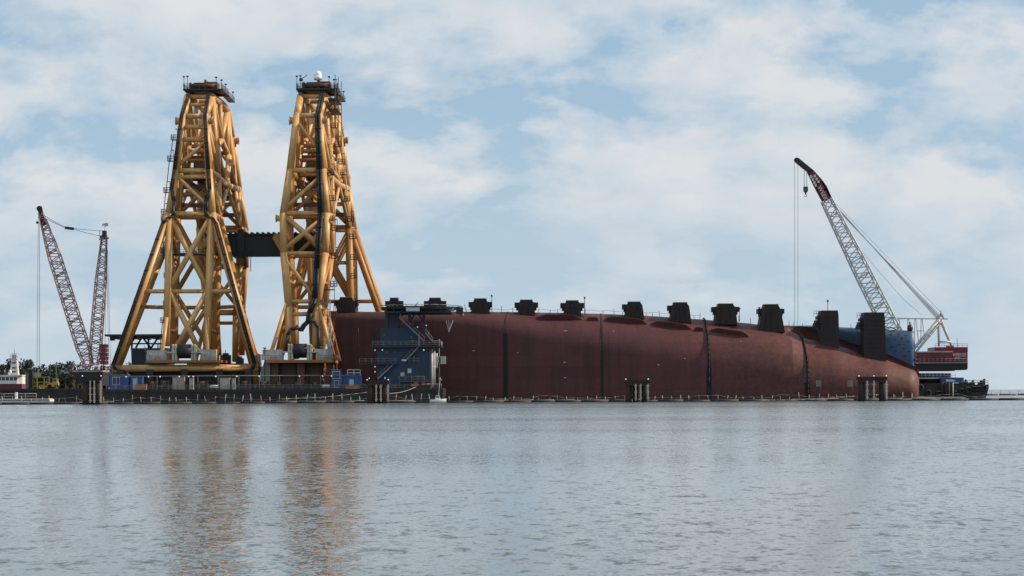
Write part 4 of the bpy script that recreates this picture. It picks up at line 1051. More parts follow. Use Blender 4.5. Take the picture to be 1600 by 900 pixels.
mb = MB(); p = W(722, 492, YT + 3); mb.tube(W(716, 484, YT + 3), p, .3, seg=6); mb.ball(p, .5, 8); mb.tube(W(726, 476, YT + 3), W(729, 488, YT + 3), .1, seg=5); mb.build('fire_monitor', 'grey_steel', tw)
mb = MB(); mb.tube(W(648, 478, YT + 4), W(654, 472, YT + 4), .1, seg=5); mb.build('windsock_pole', 'grey_steel', tw)
# sunlit vent pipes on the right wall
for k_, (px, yt, yb) in enumerate(((674.5, 545, 604), (678.5, 547, 601), (682, 552, 575))):
    mb = MB(); x = WX(px, YT + 1); mb.tube((x, YT + 1 + k_ * .4, lv(yb)), (x, YT + 1 + k_ * .4, lv(yt)), .42 if k_ == 0 else .3, seg=8); mb.build('vent_pipe', 'pale_grey', tw)
for px, py in ((586, 547), (597.5, 547), (662, 547), (586, 573), (586, 581), (652.5, 511), (666, 508.5), (577, 591), (601.5, 590.5), (679.5, 573)):
    mb = MB(); q = W(px, py, YT - 1.8); mb.ball(q, .16, 8); mb.build('wall_lamp', 'lamp_glow', tw)
for a, b, c_, d_ in ((626, 632, 582, 588), (637, 643, 576, 583), (602, 608, 548, 553), (614, 620, 548, 553), (598, 603, 520, 526), (640, 646, 524, 531)):
    y = YT - .06 if c_ > 541 else YT + 1.34
    fr = tbox(a, b, c_, d_, y, y + .1, 'pale_grey' if c_ > 570 else 'tower_dark', 'window'); tbox(a + .9, b - .9, c_ + .9, d_ - .9, y - .03, y + .06, 'pale_grey' if c_ > 570 else 'glass_dark', 'pane', fr)
d_ = tbox(641, 649, 549, 566, YT - .06, YT + .04, 'tower_dark', 'door'); mb = MB(); q = W(647.5, 558, YT - .1); mb.ball(q, .12, 6); mb.build('handle', 'pale_grey', d_)
tag(tbox(596, 604, 556, 560, YT - .06, YT + .04, 'tug_red', 'lifebuoy_box'), 'red lifebuoy box')
tbox(628, 635, 561.5, 564, YT - 1.7, YT - 1.55, 'white_paint', 'stair_sign')
mb = MB(); mb.box((WX(624, YT), YT - 2.0, lv(596) - .12), (WX(664, YT), YT - .003, lv(596))); railing(mb, [(WX(624, YT), YT - 1.95, lv(596)), (WX(663.5, YT), YT - 1.95, lv(596))], 1.2, 1.5, .05)
for px in (625, 643, 663): mb.tube((WX(px, YT), YT - 1.8, DZ), (WX(px, YT), YT - 1.8, lv(596)), .08, seg=5)
mb.build('entrance_landing', 'grey_steel', tw)
t = thing('spotlight_mast', 'grey mast with pale lamp box standing right of the blue tower', 'mast', (WX(686, YT - 1), YT - 1, DZ))
mb = MB(); x = WX(686.5, YT - 1); mb.tube((x, YT - 1, DZ), (x, YT - 1, lv(530)), .12, seg=6); mb.build('pole', 'grey_steel', t)
mb = MB(); mb.box((x + .3, YT - 1.3, lv(569)), (x + 1.6, YT - .3, lv(557))); mb.build('lamp_box', 'beige_paint', t)
mb = MB(); mb.box((x - .7, YT - 1.3, lv(567)), (x - .15, YT - .7, lv(557))); mb.build('junction_box', 'pale_grey', t)
# deck gear at the tower foot
for px, w, yt, m_, lb in ((649, 13, 600, 'orange_paint', 'orange winch at the foot of the blue tower'), (665, 14, 597, 'tug_red', 'dark red pump skid at the right corner of the blue tower')):
    Y = 488.9; x = WX(px, Y); w_ = w * Y / F / 2; zt = WZ(px, yt, Y)
    t = thing('deck_machine', lb, 'machine', (x, Y + .8, DZ)); mb = MB(); mb.box((x - w_, Y, DZ + .06), (x + w_, Y + 1.4, DZ + (zt - DZ) * .5)); mb.build('bed', 'dark_steel', t)
    mb = MB(); mb.tube((x - w_ * .3, Y + .6, DZ + .9), (x + w_ * .8, Y + .6, DZ + .9), .45, seg=10); mb.box((x - w_ * .9, Y + .1, DZ + .5), (x - w_ * .35, Y + 1.2, zt)); mb.build('motor', m_, t)
    mb = MB(); mb.path([(x - w_ * .6, Y + .5, zt), (x, Y + .3, zt + .5), (x + w_ * .7, Y + .4, zt)], .12, 6); mb.build('pipe', m_, t)

# dark tower and helideck on the far barge, left
Yb = 562.0
ft = thing('far_tower', 'black silhouetted tower with flat helideck behind the left gantry leg', 'tower', (WX(222, Yb), Yb + 5, DZ))
def fz(py): return WZ(210, py, Yb)
mb = MB(); mb.prism([(WX(207, Yb), DZ), (WX(262, Yb), DZ), (WX(262, Yb), fz(544)), (WX(205, Yb), fz(544))], Yb, Yb + 12); mb.build('house', 'tower_dark', ft)
mb = MB(); mb.box((WX(166, Yb), Yb - 2, fz(525.5)), (WX(280, Yb), Yb + 14, fz(522.5))); h_ = mb.build('helideck', 'tower_dark', ft)
mb = MB()
for i in range(7): x = WX(178 + i * 15, Yb); mb.beam((x, Yb - 1.6, fz(527.5)), (x, Yb + 13, fz(527.5)), .3, .7)
mb.box((WX(172, Yb), Yb, fz(532)), (WX(178, Yb), Yb + 2, fz(526))); mb.build('deck_beam', 'tower_dark', h_)
mb = MB()
for a, b in (((200, 543), (212, 526)), ((212, 544), (222, 526)), ((236, 544), (222, 526)), ((236, 544), (248, 526)), ((206, 546), (206, 526)), ((232, 544), (232, 526)), ((254, 544), (254, 526))): mb.tube(W(*a, Yb + 1), W(*b, Yb + 1), .28, seg=6)
mb.beam(W(196, 537, Yb + 1), W(258, 537, Yb + 1), .4, .4); mb.build('truss', 'tower_dark', ft)
mb = MB()
for a, b in (((226, 545), (240, 566)),): mb.beam(W(*a, Yb - .4), W(*b, Yb - .4), .2, .5)
for k in range(12): q = W(226, 545, Yb - .4).lerp(W(240, 566, Yb - .4), k / 11); mb.tube(q, q + V((0, 0, 1)), .05, seg=4)
mb.build('stair', 'grey_steel', ft)

# ------------------------------------------------------------------ mooring dolphins
def dolphin(px, w, ytop, ywater, piles, label, gap=None):
    Y = 462.0; x = WX(px, Y); h = WZ(px, ytop, Y); hw = w * Y / F / 2
    t = thing('mooring_dolphin', label, 'dolphin', (x, Y, 0), 'pile dolphins along the barrier')
    for u, r in piles:
        mb = MB(); c = V((x + u * hw, Y + (0.7 if abs(u) < .4 else 0), 0)); mb.tube(c + V((0, 0, -2)), c + V((0, 0, h - .35)), r, seg=16); mb.build('pile', 'pile_rust', t)
    mb = MB(); mb.box((x - hw * 1.04, Y - 1.0, h - .75), (x + hw * 1.04, Y + 1.8, h - .1)); mb.box((x - hw, Y - 1.15, h - 1.35), (x + hw, Y - .75, h - .753)); mb.build('cap_beam', 'pile_rust', t)
    for u in (-1, 1) if gap is None else (-1, .1, 1):
        mb = MB(); mb.ball((x + u * hw * .97, Y - .8, h + .08), .15, 8); mb.build('lamp', 'lamp_glow', t)
    return t, x, Y, h, hw
for px, w, yt, yw, piles, lb in ((144.5, 30, 588, 635, ((-.62, .95), (.05, .8), (.62, .95)), 'dark rusty pile dolphin in front of the left lattice crane'),
        (590.5, 34, 594, 632, ((-.62, .95), (.1, .7), (.66, .9)), 'dark rusty pile dolphin in front of the blue tower'),
        (995, 36, 593, 629, ((-.72, .75), (-.1, .65), (.72, .75)), 'dark pile dolphin in front of the middle of the red hull'),
        (1362.5, 44, 588, 628, ((-.76, .85), (.76, .85)), 'dark two pile portal dolphin in front of the ship stern')):
    t, x, Y, h, hw = dolphin(px, w, yt, yw, piles, lb, gap=True if px > 1300 else None)
    for u in ((-.12, .3, .95) if px < 1300 else (-.40, .08, .98)):
        mb = MB(); c = x + u * hw; mb.box((c - .16, Y - 1.25, .4), (c + .16, Y - 1.1, h - 1.0))
        for k in range(3): mb.box((c - .3, Y - 1.28, .8 + k * 1.4), (c + .3, Y - 1.08, 1.0 + k * 1.4))
        mb.build('pale_fender_strip', 'post_pale', t)
    mb = MB(); mb.tube((x - hw, Y - .4, 1.0), (x + hw, Y - .4, 1.0), .14, seg=6); mb.build('tie_pipe', 'pile_rust', t)

# ------------------------------------------------------------------ floating barrier along the site
YB = 474.0
fb = thing('floating_barrier', 'low black floating barrier with a row of slim posts along the whole waterline', 'barrier', (0, YB, 0))
mb = MB(); rb = random.Random(9)
xl, xr = WX(-40, YB), WX(1640, YB)
pts = []; x = xl
while x < xr:
    L = rb.uniform(5.5, 7.5); mb.tube((x + .1, YB + rb.uniform(-.2, .2), .12), (min(x + L, xr), YB + rb.uniform(-.2, .2), .12 + rb.uniform(-.05, .08)), rb.uniform(.36, .46), seg=9); mb.ball((x, YB, .1), .3, 8); x += L
mb.build('float', 'boom_float', fb)
x = xl
while x < xr:
    L = rb.uniform(4, 11)
    if rb.random() < .5: mb = MB(); mb.tube((x, YB + .6, .55), (x + L, YB + .6, .55 + rb.uniform(-.05, .08)), .055, seg=6); mb.build('foam_edge', 'post_pale', fb)
    x += L * 1.1
mb = MB()
mb.path([(xl + (xr - xl) * i / 120, YB + 1.1, .95 + .12 * math.sin(i * 1.9) + (0.5 if i % 9 < 3 else 0)) for i in range(121)], .04, 4)
mb.build('net_line', 'grey_steel', fb)
px = 5.0; npost = 0
while px < 1435 and npost < 98:
    if not any(abs(px - c) < w for c, w in ((144.5, 17), (590.5, 19))):
        x = WX(px, YB + 1.1); h = rb.uniform(1.4, 2.3) if px < 700 or px > 1240 else rb.uniform(0.9, 1.6); lean = rb.uniform(-.4, .4)
        mb = MB(); mb.tube((x, YB + 1.1, -.5), (x + lean, YB + 1.1, h), .09, .07, 6); mb.box((x - .14, YB + .95, .3), (x + .14, YB + 1.25, .42)); mb.build('post', 'post_pale' if rb.random() < .75 else 'grey_steel', fb); npost += 1
    px += rb.uniform(12.5, 16.5)
for px, lb in ((1279.5, 'pale weathered square warning board, left one of the two before the stern'), (1328.5, 'beige square warning board just left of the portal dolphin')):
    x = WX(px, YB + 1.6); z0 = WZ(px, 604, YB); z1_ = WZ(px, 594, YB); t = thing('warning_board', lb, 'sign', (x, YB + 1.6, 0), 'square boards along the barrier')
    mb = MB(); mb.box((x - .62, YB + 1.6, z0), (x + .62, YB + 1.7, z1_)); mb.build('board', 'weathered_board', t)
    mb = MB(); [mb.tube((x + e, YB + 1.75, -.4), (x + e, YB + 1.75, z1_), .06, seg=6) for e in (-.45, .45)]; mb.build('stake', 'dark_steel', t)
    mb = MB(); [mb.box((x - .4, YB + 1.57, z0 + .3 + k * .32), (x + .4, YB + 1.598, z0 + .42 + k * .32)) for k in range(3)]; mb.build('faded_line', 'grey_steel', t)
# pale mooring line from the middle dolphin up to the tower foot and along the near barge
for pa, pb, lb in (((609, 615), (650, 604.5), 'pale rope from the blue tower dolphin up to the orange winch'), ((440, 623), (573, 613), 'thin pale rope sagging along the near barge to the blue tower dolphin'), ((1180, 625), (1335, 619), 'thin pale rope lying along the barrier below the stern boards')):
    mb = MB(); A, B = W(*pa, 470), W(*pb, 487 if pa[0] == 609 else 470); P_ = [A.lerp(B, i / 10) - V((0, 0, .35 * math.sin(math.pi * i / 10))) for i in range(11)]; mb.path(P_, .055, 6)
    tag(mb.build('mooring_rope', 'post_pale', None, A), lb, 'rope')
# second barrier beyond on the right
fb2 = thing('floating_barrier', 'thin dark far section of floating barrier near the right horizon', 'barrier', (WX(1570, 880), 880, 0))
mb = MB(); x = WX(1505, 880)
while x < WX(1660, 880): L = rb.uniform(6, 9); mb.tube((x, 880, .2), (x + L * .92, 880 + rb.uniform(-.4, .4), .2), .42, seg=8); x += L
mb.build('float', 'boom_float', fb2)
for px in range(1508, 1650, 14): mb = MB(); xx = WX(px, 880); mb.tube((xx, 881, -.3), (xx, 881, 2.0), .1, seg=5); mb.build('post', 'grey_steel', fb2)
# small white work boat
x = WX(684.5, 478); Yw = 471.0; x = WX(684.5, Yw)
bt = thing('small_workboat', 'tiny white workboat with a low mast moored beside the blue tower', 'boat', (x, Yw, 0))
mb = MB(); N = 9
for i in range(N):
    s = i / (N - 1); b = .85 * math.sin(min(1, (1 - s) * 1.8 + .12) * math.pi / 2); xx = x - 1.9 + 3.8 * s; k = .25 * s * s
    mb.v += [V((xx, Yw - b, .75 + k)), V((xx, Yw - b * .6, .0)), V((xx, Yw, -.15 + k * .3)), V((xx, Yw + b * .6, 0)), V((xx, Yw + b, .75 + k))]
for i in range(N - 1):
    for j in range(4): o = i * 5; mb.face((o + j, o + 5 + j, o + 6 + j, o + 1 + j), True)
    mb.face((i * 5 + 4, i * 5 + 9, i * 5 + 5, i * 5))
mb.face((0, 1, 2, 3, 4)); mb.build('hull', 'white_paint', bt)
mb = MB(); mb.prism([(x - .7, .72), (x + .6, .72), (x + .25, 1.7), (x - .5, 1.7)], Yw - .5, Yw + .5); cb = mb.build('wheelhouse', 'white_paint', bt)
mb = MB(); mb.box((x - .45, Yw - .53, 1.2), (x + .25, Yw - .49, 1.55)); mb.build('window', 'glass_dark', cb)
mb = MB(); mb.tube((x + .1, Yw, 1.7), (x + .5, Yw, 5.9), .1, .06, 6); mb.box((x + .2, Yw - .1, 5.2), (x + .9, Yw + .1, 5.5)); mb.build('mast', 'pale_grey', bt)

# ------------------------------------------------------------------ left crane barge and its gear
YL = 528.0
lbz = WZ(80, 607.5, YL)
bl_ = barge(WX(-60, YL), WX(170, YL), YL, YL + 24, lbz, 'barge_black', 'black crane barge with a bare deck at the far left', fender=False)
cr = thing('lattice_crane', 'dull red lattice crane with boom and mast spread in a V at the left', 'crane', (WX(142, YL + 8), YL + 8, lbz))
Yc = YL + 8
mb = MB(); mb.box((WX(120, Yc), Yc - 4, lbz + .8), (WX(166, Yc), Yc + 4, WZ(140, 582, Yc))); hs = mb.build('house', 'tower_dark', cr)
mb = MB()
for a in (124, 134, 144, 154): mb.box((WX(a, Yc), Yc - 4.05, WZ(140, 596, Yc)), (WX(a + 6, Yc), Yc - 3.98, WZ(140, 587, Yc)))
mb.build('louvre', 'dark_steel', hs)
mb = MB()
for e in (-3.4, 3.4):
    mb.prism([(WX(120, Yc), lbz + .07), (WX(164, Yc), lbz + .07), (WX(166, Yc), lbz + .9), (WX(164, Yc), lbz + 1.7), (WX(120, Yc), lbz + 1.7), (WX(118, Yc), lbz + .9)], Yc + e - .8 - 1.0, Yc + e + .8 - 1.0)
mb.build('crawler_track', 'black_rubber', cr)
zp = WZ(140, 577, Yc)
mb = MB(); mb.box((WX(118, Yc), Yc - 4.4, WZ(140, 581.5, Yc)), (WX(166, Yc), Yc + 4.4, WZ(140, 579, Yc))); railing(mb, [(WX(118.5, Yc), Yc - 4.3, WZ(140, 579, Yc)), (WX(165.5, Yc), Yc - 4.3, WZ(140, 579, Yc))], 1.5, 1.3, .07, 2); mb.build('walkway', 'boom_pink', cr)
ft_ = W(139, 572, Yc); tip = W(64, 333, Yc)
mb = MB(); lattice(mb, ft_, tip, [(0, 2.6, 2.0), (.12, 3.2, 3.1), (.72, 2.9, 2.9), (.93, 1.5, 1.6), (1, 1.0, 1.1)], (0, 1, 0), 40, .17, .11); mb.build('boom', 'boom_pink', cr)
mb = MB(); mb.beam(W(69, 352, Yc), W(61.5, 323, Yc), 1.1, 1.0, V((0, 1, 0))); mb.tube(W(61.5, 326, Yc - .5), W(61.5, 326, Yc + .5), .75, seg=12); bh = mb.build('boom_head', 'dark_steel', cr)
mf, mt = W(147, 570, Yc), W(163, 368, Yc)
mb = MB(); lattice(mb, mf, mt, [(0, 2.2, 1.8), (.12, 3.0, 2.7), (.65, 2.6, 2.4), (1, 1.2, 1.2)], (0, 1, 0), 34, .16, .105); mb.build('mast', 'boom_pink', cr)
mb = MB(); mb.box(W(159.5, 371, Yc - .9), W(167, 361, Yc + .9)); mb.beam(W(155, 374, Yc), W(170, 372, Yc), .5, .3); mb.tube(W(157, 368, Yc - .6), W(157, 392, Yc - .6), .09, seg=5); mb.tube(W(156, 360, Yc), W(156, 372, Yc), .08, seg=5); mb.build('mast_head', 'dark_steel', cr)
mb = MB()
for dy in (-.8, .8):
    mb.path([W(69, 337, Yc + dy), W(88, 348, Yc + dy), W(103, 355.5, Yc + dy)], .07, 5); mb.path([W(114, 357, Yc + dy), W(140, 359.5, Yc + dy), W(160, 361, Yc + dy)], .06, 5); mb.path([W(114, 357.5, Yc + dy), W(135, 364, Yc + dy), W(158, 369, Yc + dy)], .06, 5); mb.path([W(70, 341, Yc + dy), W(104, 357.5, Yc + dy)], .06, 5)
mb.build('pendant_line', 'wire', cr)
mb = MB(); mb.beam(W(102, 355.6, Yc - .9), W(115, 357.3, Yc - .9), .8, .6); mb.beam(W(102, 356.2, Yc + .9), W(115, 357.8, Yc + .9), .8, .6); mb.build('equaliser_block', 'dark_steel', cr)
mb = MB()
for px in (57.5, 61.5): mb.tube(W(60 if px < 60 else 62, 338, Yc), W(px, 598, Yc), .055, seg=5)
mb.build('hoist_line', 'wire', cr)
mb = MB(); mb.tube(W(58.5, 346, Yc), W(58.5, 349.5, Yc), .35, seg=8); mb.build('line_guide', 'dark_steel', cr)
mb = MB()
for a, b, cx, cy in ((166, 372, 170, 560), (166, 376, 164, 545), (168, 390, 173, 572)): mb.tube(W(a, b, Yc), W(cx, cy, Yc), .05, seg=5)
mb.build('backstay_line', 'wire', cr)
mb = MB()
for i in range(5): z0 = WZ(162, 569 - i * 6.5, Yc); mb.box((WX(158.5, Yc), Yc - 2, z0), (WX(167.5, Yc), Yc + 2, z0 + .85))
cwt = mb.build('counterweight', 'crane_red', cr); mb = MB(); mb.box((WX(159.5, Yc), Yc - 1.6, WZ(162, 570, Yc)), (WX(166.5, Yc), Yc + 1.6, WZ(162, 538, Yc))); mb.build('counterweight_frame', 'pale_grey', cwt)
mb = MB(); q = W(164, 349, Yc); mb.tube(W(163, 361, Yc), q, .05, seg=5); mb.prism([(q.x, q.z - .9), (q.x + .9, q.z - .6), (q.x + .75, q.z + .1), (q.x, q.z + .1)], Yc - .03, Yc + .03); mb.prism([(q.x - .8, q.z - .8), (q.x - .03, q.z - .5), (q.x - .03, q.z), (q.x - .6, q.z - .1)], Yc - .03, Yc + .03); mb.build('flag', 'pale_grey', cr)
# yellow work platform, lamp pole, yellow excavator, dark stack
t = thing('work_platform', 'beige and yellow scaffold work platform on the left barge', 'platform', (WX(62, YL + 2), YL + 2, lbz))
def pb(px0, px1, py0, py1, y0, d, mat, name): mb = MB(); mb.box((WX(px0, y0), y0, WZ(px0, py1, y0)), (WX(px1, y0), y0 + d, WZ(px0, py0, y0))); return mb.build(name, mat, t)
pb(50, 59, 582, 590, YL + 2, 2, 'beige_paint', 'cabin'); pb(59, 63, 584, 588, YL + 2, 1, 'bright_yellow', 'hood')
mb = MB()
for px in (51, 58, 69, 77): mb.box((WX(px, YL + 2) - .12, YL + 2, lbz), (WX(px, YL + 2) + .12, YL + 2.3, WZ(px, 589, YL)))
for py in (589, 597, 604): mb.box((WX(50.5, YL + 2), YL + 2.05, WZ(60, py, YL) - .08), (WX(77.5, YL + 2), YL + 2.25, WZ(60, py, YL) + .08))
mb.build('scaffold', 'bright_yellow', t)
pb(50, 57, 597, 606, YL + 2.4, 1.5, 'ochre_deck', 'tool_crate'); pb(62, 75, 601, 606, YL + 2.4, 1.5, 'orange_paint', 'pipe_rack')
t = thing('exhaust_stack', 'black square stack beside the white tugboat', 'stack', (WX(47, YL + 1), YL + 1, lbz)); pb(45, 49.5, 577, 607, YL + 1, 1.2, 'black_rubber', 'casing'); pb(44.8, 49.8, 575.8, 577, YL + .9, 1.4, 'beige_paint', 'rim'); pb(40, 44, 583, 607, YL + 1.6, .8, 'grey_steel', 'side_post')
t = thing('lamp_pole', 'tall thin cream pole standing on the left barge', 'pole', (WX(88, YL + 1), YL + 1, lbz)); mb = MB(); mb.tube((WX(88, YL + 1), YL + 1, lbz), (WX(88, YL + 1), YL + 1, WZ(88, 568, YL)), .13, .1, 7); mb.build('pole', 'beige_paint', t)
mb = MB(); mb.box((WX(88, YL + 1) - .4, YL + .6, lbz + .06), (WX(88, YL + 1) + .4, YL + 1.4, lbz + .3)); mb.build('foot', 'grey_steel', t)
t = thing('yellow_loader', 'small yellow loader parked at the foot of the cream pole', 'loader', (WX(85, YL + 3), YL + 3, lbz)); xx = WX(85, YL + 3)
mb = MB(); mb.prism([(xx - 1.6, lbz + .5), (xx + 1.2, lbz + .5), (xx + 1.2, lbz + 1.6), (xx + .2, lbz + 1.8), (xx - 1.6, lbz + 1.3)], YL + 2.2, YL + 3.8); mb.build('body', 'bright_yellow', t)
mb = MB(); mb.box((xx - .3, YL + 2.3, lbz + 1.6), (xx + 1.0, YL + 3.7, lbz + 2.7)); cb = mb.build('cab', 'bright_yellow', t); mb = MB(); mb.box((xx - .1, YL + 2.26, lbz + 1.85), (xx + .8, YL + 2.32, lbz + 2.5)); mb.build('window', 'glass_dark', cb)
for e in (-1.0, .8):
    for y in (YL + 2.0, YL + 3.6): mb = MB(); mb.tube((xx + e, y, lbz + .62), (xx + e, y + .4, lbz + .62), .55, seg=14); mb.build('wheel', 'black_rubber', t)
mb = MB(); mb.beam((xx - 1.2, YL + 3, lbz + 1.1), (xx - 2.4, YL + 3, lbz + .5), .8, .2); mb.prism([(xx - 3.0, lbz + .1), (xx - 2.2, lbz + .1), (xx - 2.3, lbz + .9)], YL + 2.1, YL + 3.9); mb.build('bucket', 'white_paint', t)
t = thing('pipe_gallows', 'dark gallows frame leaning beside the left crane', 'frame', (WX(116, YL + 1), YL + 1, lbz)); mb = MB(); mb.beam(W(113, 595, YL + 1), W(120, 615, YL + 1), .35, .5); mb.beam(W(117, 597, YL + 1), W(113, 595, YL + 1), .35, .5); mb.beam(W(122, 600, YL + 1), W(122, 612, YL + 1), .3, .3); mb.beam(W(128, 600, YL + 1), W(128, 612, YL + 1), .3, .3); mb.beam(W(121.5, 600, YL + 1), W(128.5, 600, YL + 1), .3, .3); mb.build('frame', 'ochre_deck', t)
# three gulls over the barge
for px, py, lb in ((98.5, 580.5, 'white gull flying, leftmost of three by the left crane'), (101.5, 583, 'white gull flying, lowest of three by the left crane'), (105.5, 582.5, 'white gull flying, rightmost of three by the left crane')):
    c = W(px, py, YL - 8); mb = MB(); mb.ball(c, .13, 8, .12)
    bird = MB(); prof_ = [(-.34, .02), (-.22, .08), (-.05, .11), (.12, .11), (.25, .07), (.33, .06), (.42, .02)]
    for i in range(len(prof_) - 1): bird.tube(c + V((prof_[i][0], 0, 0)), c + V((prof_[i + 1][0], 0, .02 * i)), prof_[i][1], prof_[i + 1][1], 8, cap=False)
    for s in (-1, 1):
        k = len(bird.v); bird.v += [c + V((.14, s * .05, .05)), c + V((.18, s * .38, .28)), c + V((-.05, s * .85, .12)), c + V((-.12, s * .83, .11)), c + V((-.02, s * .38, .25)), c + V((-.12, s * .05, .05))]
        for q_ in (0, 1, 2, 3, 4, 5): bird.v.append(bird.v[k + q_] - V((0, 0, .025)))
        bird.face((k, k + 1, k + 4, k + 5)); bird.face((k + 1, k + 2, k + 3, k + 4)); bird.face((k + 6, k + 11, k + 10, k + 7)); bird.face((k + 7, k + 10, k + 9, k + 8))
    k = len(bird.v); bird.v += [c + V((-.3, -.03, 0)), c + V((-.3, .03, 0)), c + V((-.52, .1, 0)), c + V((-.52, -.1, 0))]; bird.face((k, k + 1, k + 2, k + 3))
    tag(bird.build('gull', 'white_paint', None, c), lb, 'bird', 'gulls by the left crane')
# white pontoon in the foreground left
t = thing('white_pontoon', 'low white floating pontoon with a thin rail at the left edge', 'pontoon', (WX(20, 481), 481, 0))
xa_, xb_ = WX(-60, 480), WX(79, 480)
mb = MB(); mb.prism([(xa_, -.3), (xb_ - .6, -.3), (xb_, .9), (xb_ - .3, 1.35), (xa_, 1.35)], 479, 484); mb.build('hull', 'white_paint', t)
mb = MB(); mb.box((xa_, 478.85, .95), (xb_ - .2, 478.997, 1.15)); mb.build('rubbing_strip', 'dark_steel', t)
mb = MB(); railing(mb, [(xa_, 479.3, 1.35), (WX(58, 480), 479.3, 1.35)], 1.2, 2.6, .05, 2); mb.build('rail', 'post_pale', t)
mb = MB(); mb.box((WX(22, 480), 481, 1.36), (WX(25, 480), 481.6, 2.9)); mb.build('bollard', 'white_paint', t)
# tugboat
Ytg = 610.0
t = thing('tugboat', 'white and dark red tugboat with a tall white mast tower at the left edge', 'tugboat', (WX(8, Ytg), Ytg, 0))
def tz(py): return WZ(10, py, Ytg)
mb = MB(); N = 12; x0_, x1_ = WX(-70, Ytg), WX(42, Ytg)
for i in range(N):
    s = i / (N - 1); b = 4.2 * math.sin(min(1, (1 - s) * 2.2 + .06) * math.pi / 2); xx = x0_ + (x1_ - x0_) * s; k = 1.2 * s * s
    mb.v += [V((xx, Ytg - b, 1.9 + k)), V((xx, Ytg - b * .8, .2)), V((xx, Ytg, -1)), V((xx, Ytg + b * .8, .2)), V((xx, Ytg + b, 1.9 + k))]
for i in range(N - 1):
    for j in range(4): o = i * 5; mb.face((o + j, o + 5 + j, o + 6 + j, o + 1 + j), True)
    mb.face((i * 5 + 4, i * 5 + 9, i * 5 + 5, i * 5))
mb.face((0, 1, 2, 3, 4)); mb.build('hull', 'dark_steel', t)
mb = MB(); mb.box((WX(-40, Ytg), Ytg - 3, 1.9), (WX(38, Ytg), Ytg + 3, tz(600))); mb.build('deckhouse', 'tug_red', t)
wh = MB(); n_ = 10
cx = WX(10, Ytg); rxh = WX(37, Ytg) - cx
for z in (tz(600) + .01, tz(587.5)):
    for i in range(20): a = 2 * math.pi * i / 20; wh.v.append(V((cx + rxh * max(-1, min(1, 1.25 * math.cos(a))), Ytg + 2.8 * max(-1, min(1, 1.25 * math.sin(a))), z)))
wh.face(tuple(range(19, -1, -1))); wh.face(tuple(range(20, 40)))
for i in range(20): j = (i + 1) % 20; wh.face((i, j, 20 + j, 20 + i), False)
w_o = wh.build('wheelhouse', 'white_paint', t)
for i in range(7): mb = MB(); a = WX(-12 + i * 6.2, Ytg); mb.box((a, Ytg - 2.86, tz(594.5)), (a + .95, Ytg - 2.76, tz(589.2))); mb.build('window', 'glass_dark', w_o)
mb = MB(); mb.box((cx - rxh * 1.05, Ytg - 3.1, tz(587.5) + .003), (cx + rxh * 1.05, Ytg + 3.1, tz(586))); mb.build('roof', 'white_paint', w_o)
mx = WX(23, Ytg)
mb = MB(); mb.prism([(mx - 1.25, tz(586) + .003), (mx + 1.25, tz(586) + .003), (mx + .8, tz(562)), (mx - .8, tz(562))], Ytg - .8, Ytg + .8); mb.box((mx - 1.0, Ytg - 1, tz(561.9)), (mx + 1.0, Ytg + 1, tz(560.5))); mt_ = mb.build('mast_tower', 'white_paint', t)
mb = MB()
for py in (580, 574, 566): mb.box((mx - .5, Ytg - .9, tz(py + 2)), (mx + .5, Ytg - .78, tz(py))); 
mb.build('opening', 'dark_steel', mt_)
mb = MB(); mb.box((mx - .7, Ytg - .6, tz(560.5)), (mx + .7, Ytg + .6, tz(554))); railing(mb, [(mx - 1.1, Ytg - 1, tz(560.5)), (mx + 1.1, Ytg - 1, tz(560.5))], 1.2, .7, .06); mb.tube((mx, Ytg, tz(554)), (mx, Ytg, tz(545)), .09, seg=6); mb.beam((mx - .9, Ytg, tz(552)), (mx + .9, Ytg, tz(552)), .12, .12); mb.build('mast_head', 'pale_grey', mt_)
mb = MB(); mb.ball((WX(17.5, Ytg), Ytg - 1, tz(581)), .5, 8, .7); mb.ball((WX(16, Ytg), Ytg - 1, tz(584)), .45, 8); mb.build('searchlight', 'white_paint', t)
for px in (-2, 4): mb = MB(); mb.tube((WX(px, Ytg), Ytg, tz(586)), (WX(px, Ytg), Ytg, tz(579)), .5, seg=10); mb.build('funnel', 'dark_steel', t)

# ------------------------------------------------------------------ right crane barge
YR = 566.0
rz = WZ(1470, 599, YR)
rb_ = barge(WX(1398, YR), WX(1512, YR), YR - 3, YR + 20, rz, 'barge_black', 'black barge carrying the dark red crane at the right')
t = rb_
c2 = thing('revolving_crane', 'dark red revolving crane with white lattice boom rising over the ship stern', 'crane', (WX(1465, YR), YR + 7, rz))
Yk = YR + 7
def kz(py): return WZ(1470, py, Yk)
def kx(px): return WX(px, Yk)
mb = MB(); mb.tube((kx(1455), Yk, rz), (kx(1455), Yk, kz(583)), 5.4, seg=28); mb.build('tub', 'dark_steel', c2)
mb = MB(); railing(mb, [(kx(1428), Yk - 5.9, kz(590)), (kx(1486), Yk - 5.9, kz(590))], 1.2, 1.0, .05, 2); mb.box((kx(1426), Yk - 6.0, kz(592)), (kx(1488), Yk + 5, kz(590))); mb.build('tub_walkway', 'pale_grey', c2)
mb = MB(); mb.prism([(kx(1425), kz(580)), (kx(1485), kz(580)), (kx(1488), kz(578.5)), (kx(1504), kz(578.5)), (kx(1506), kz(576)), (kx(1506), kz(567.5)), (kx(1425), kz(567.5))], Yk - 5, Yk + 5); mb.build('counterweight', 'black_rubber', c2)
mb = MB(); mb.box((kx(1425), Yk - 5, kz(567.3)), (kx(1506), Yk + 5, kz(550.5))); hs = mb.build('house', 'crane_red', c2)
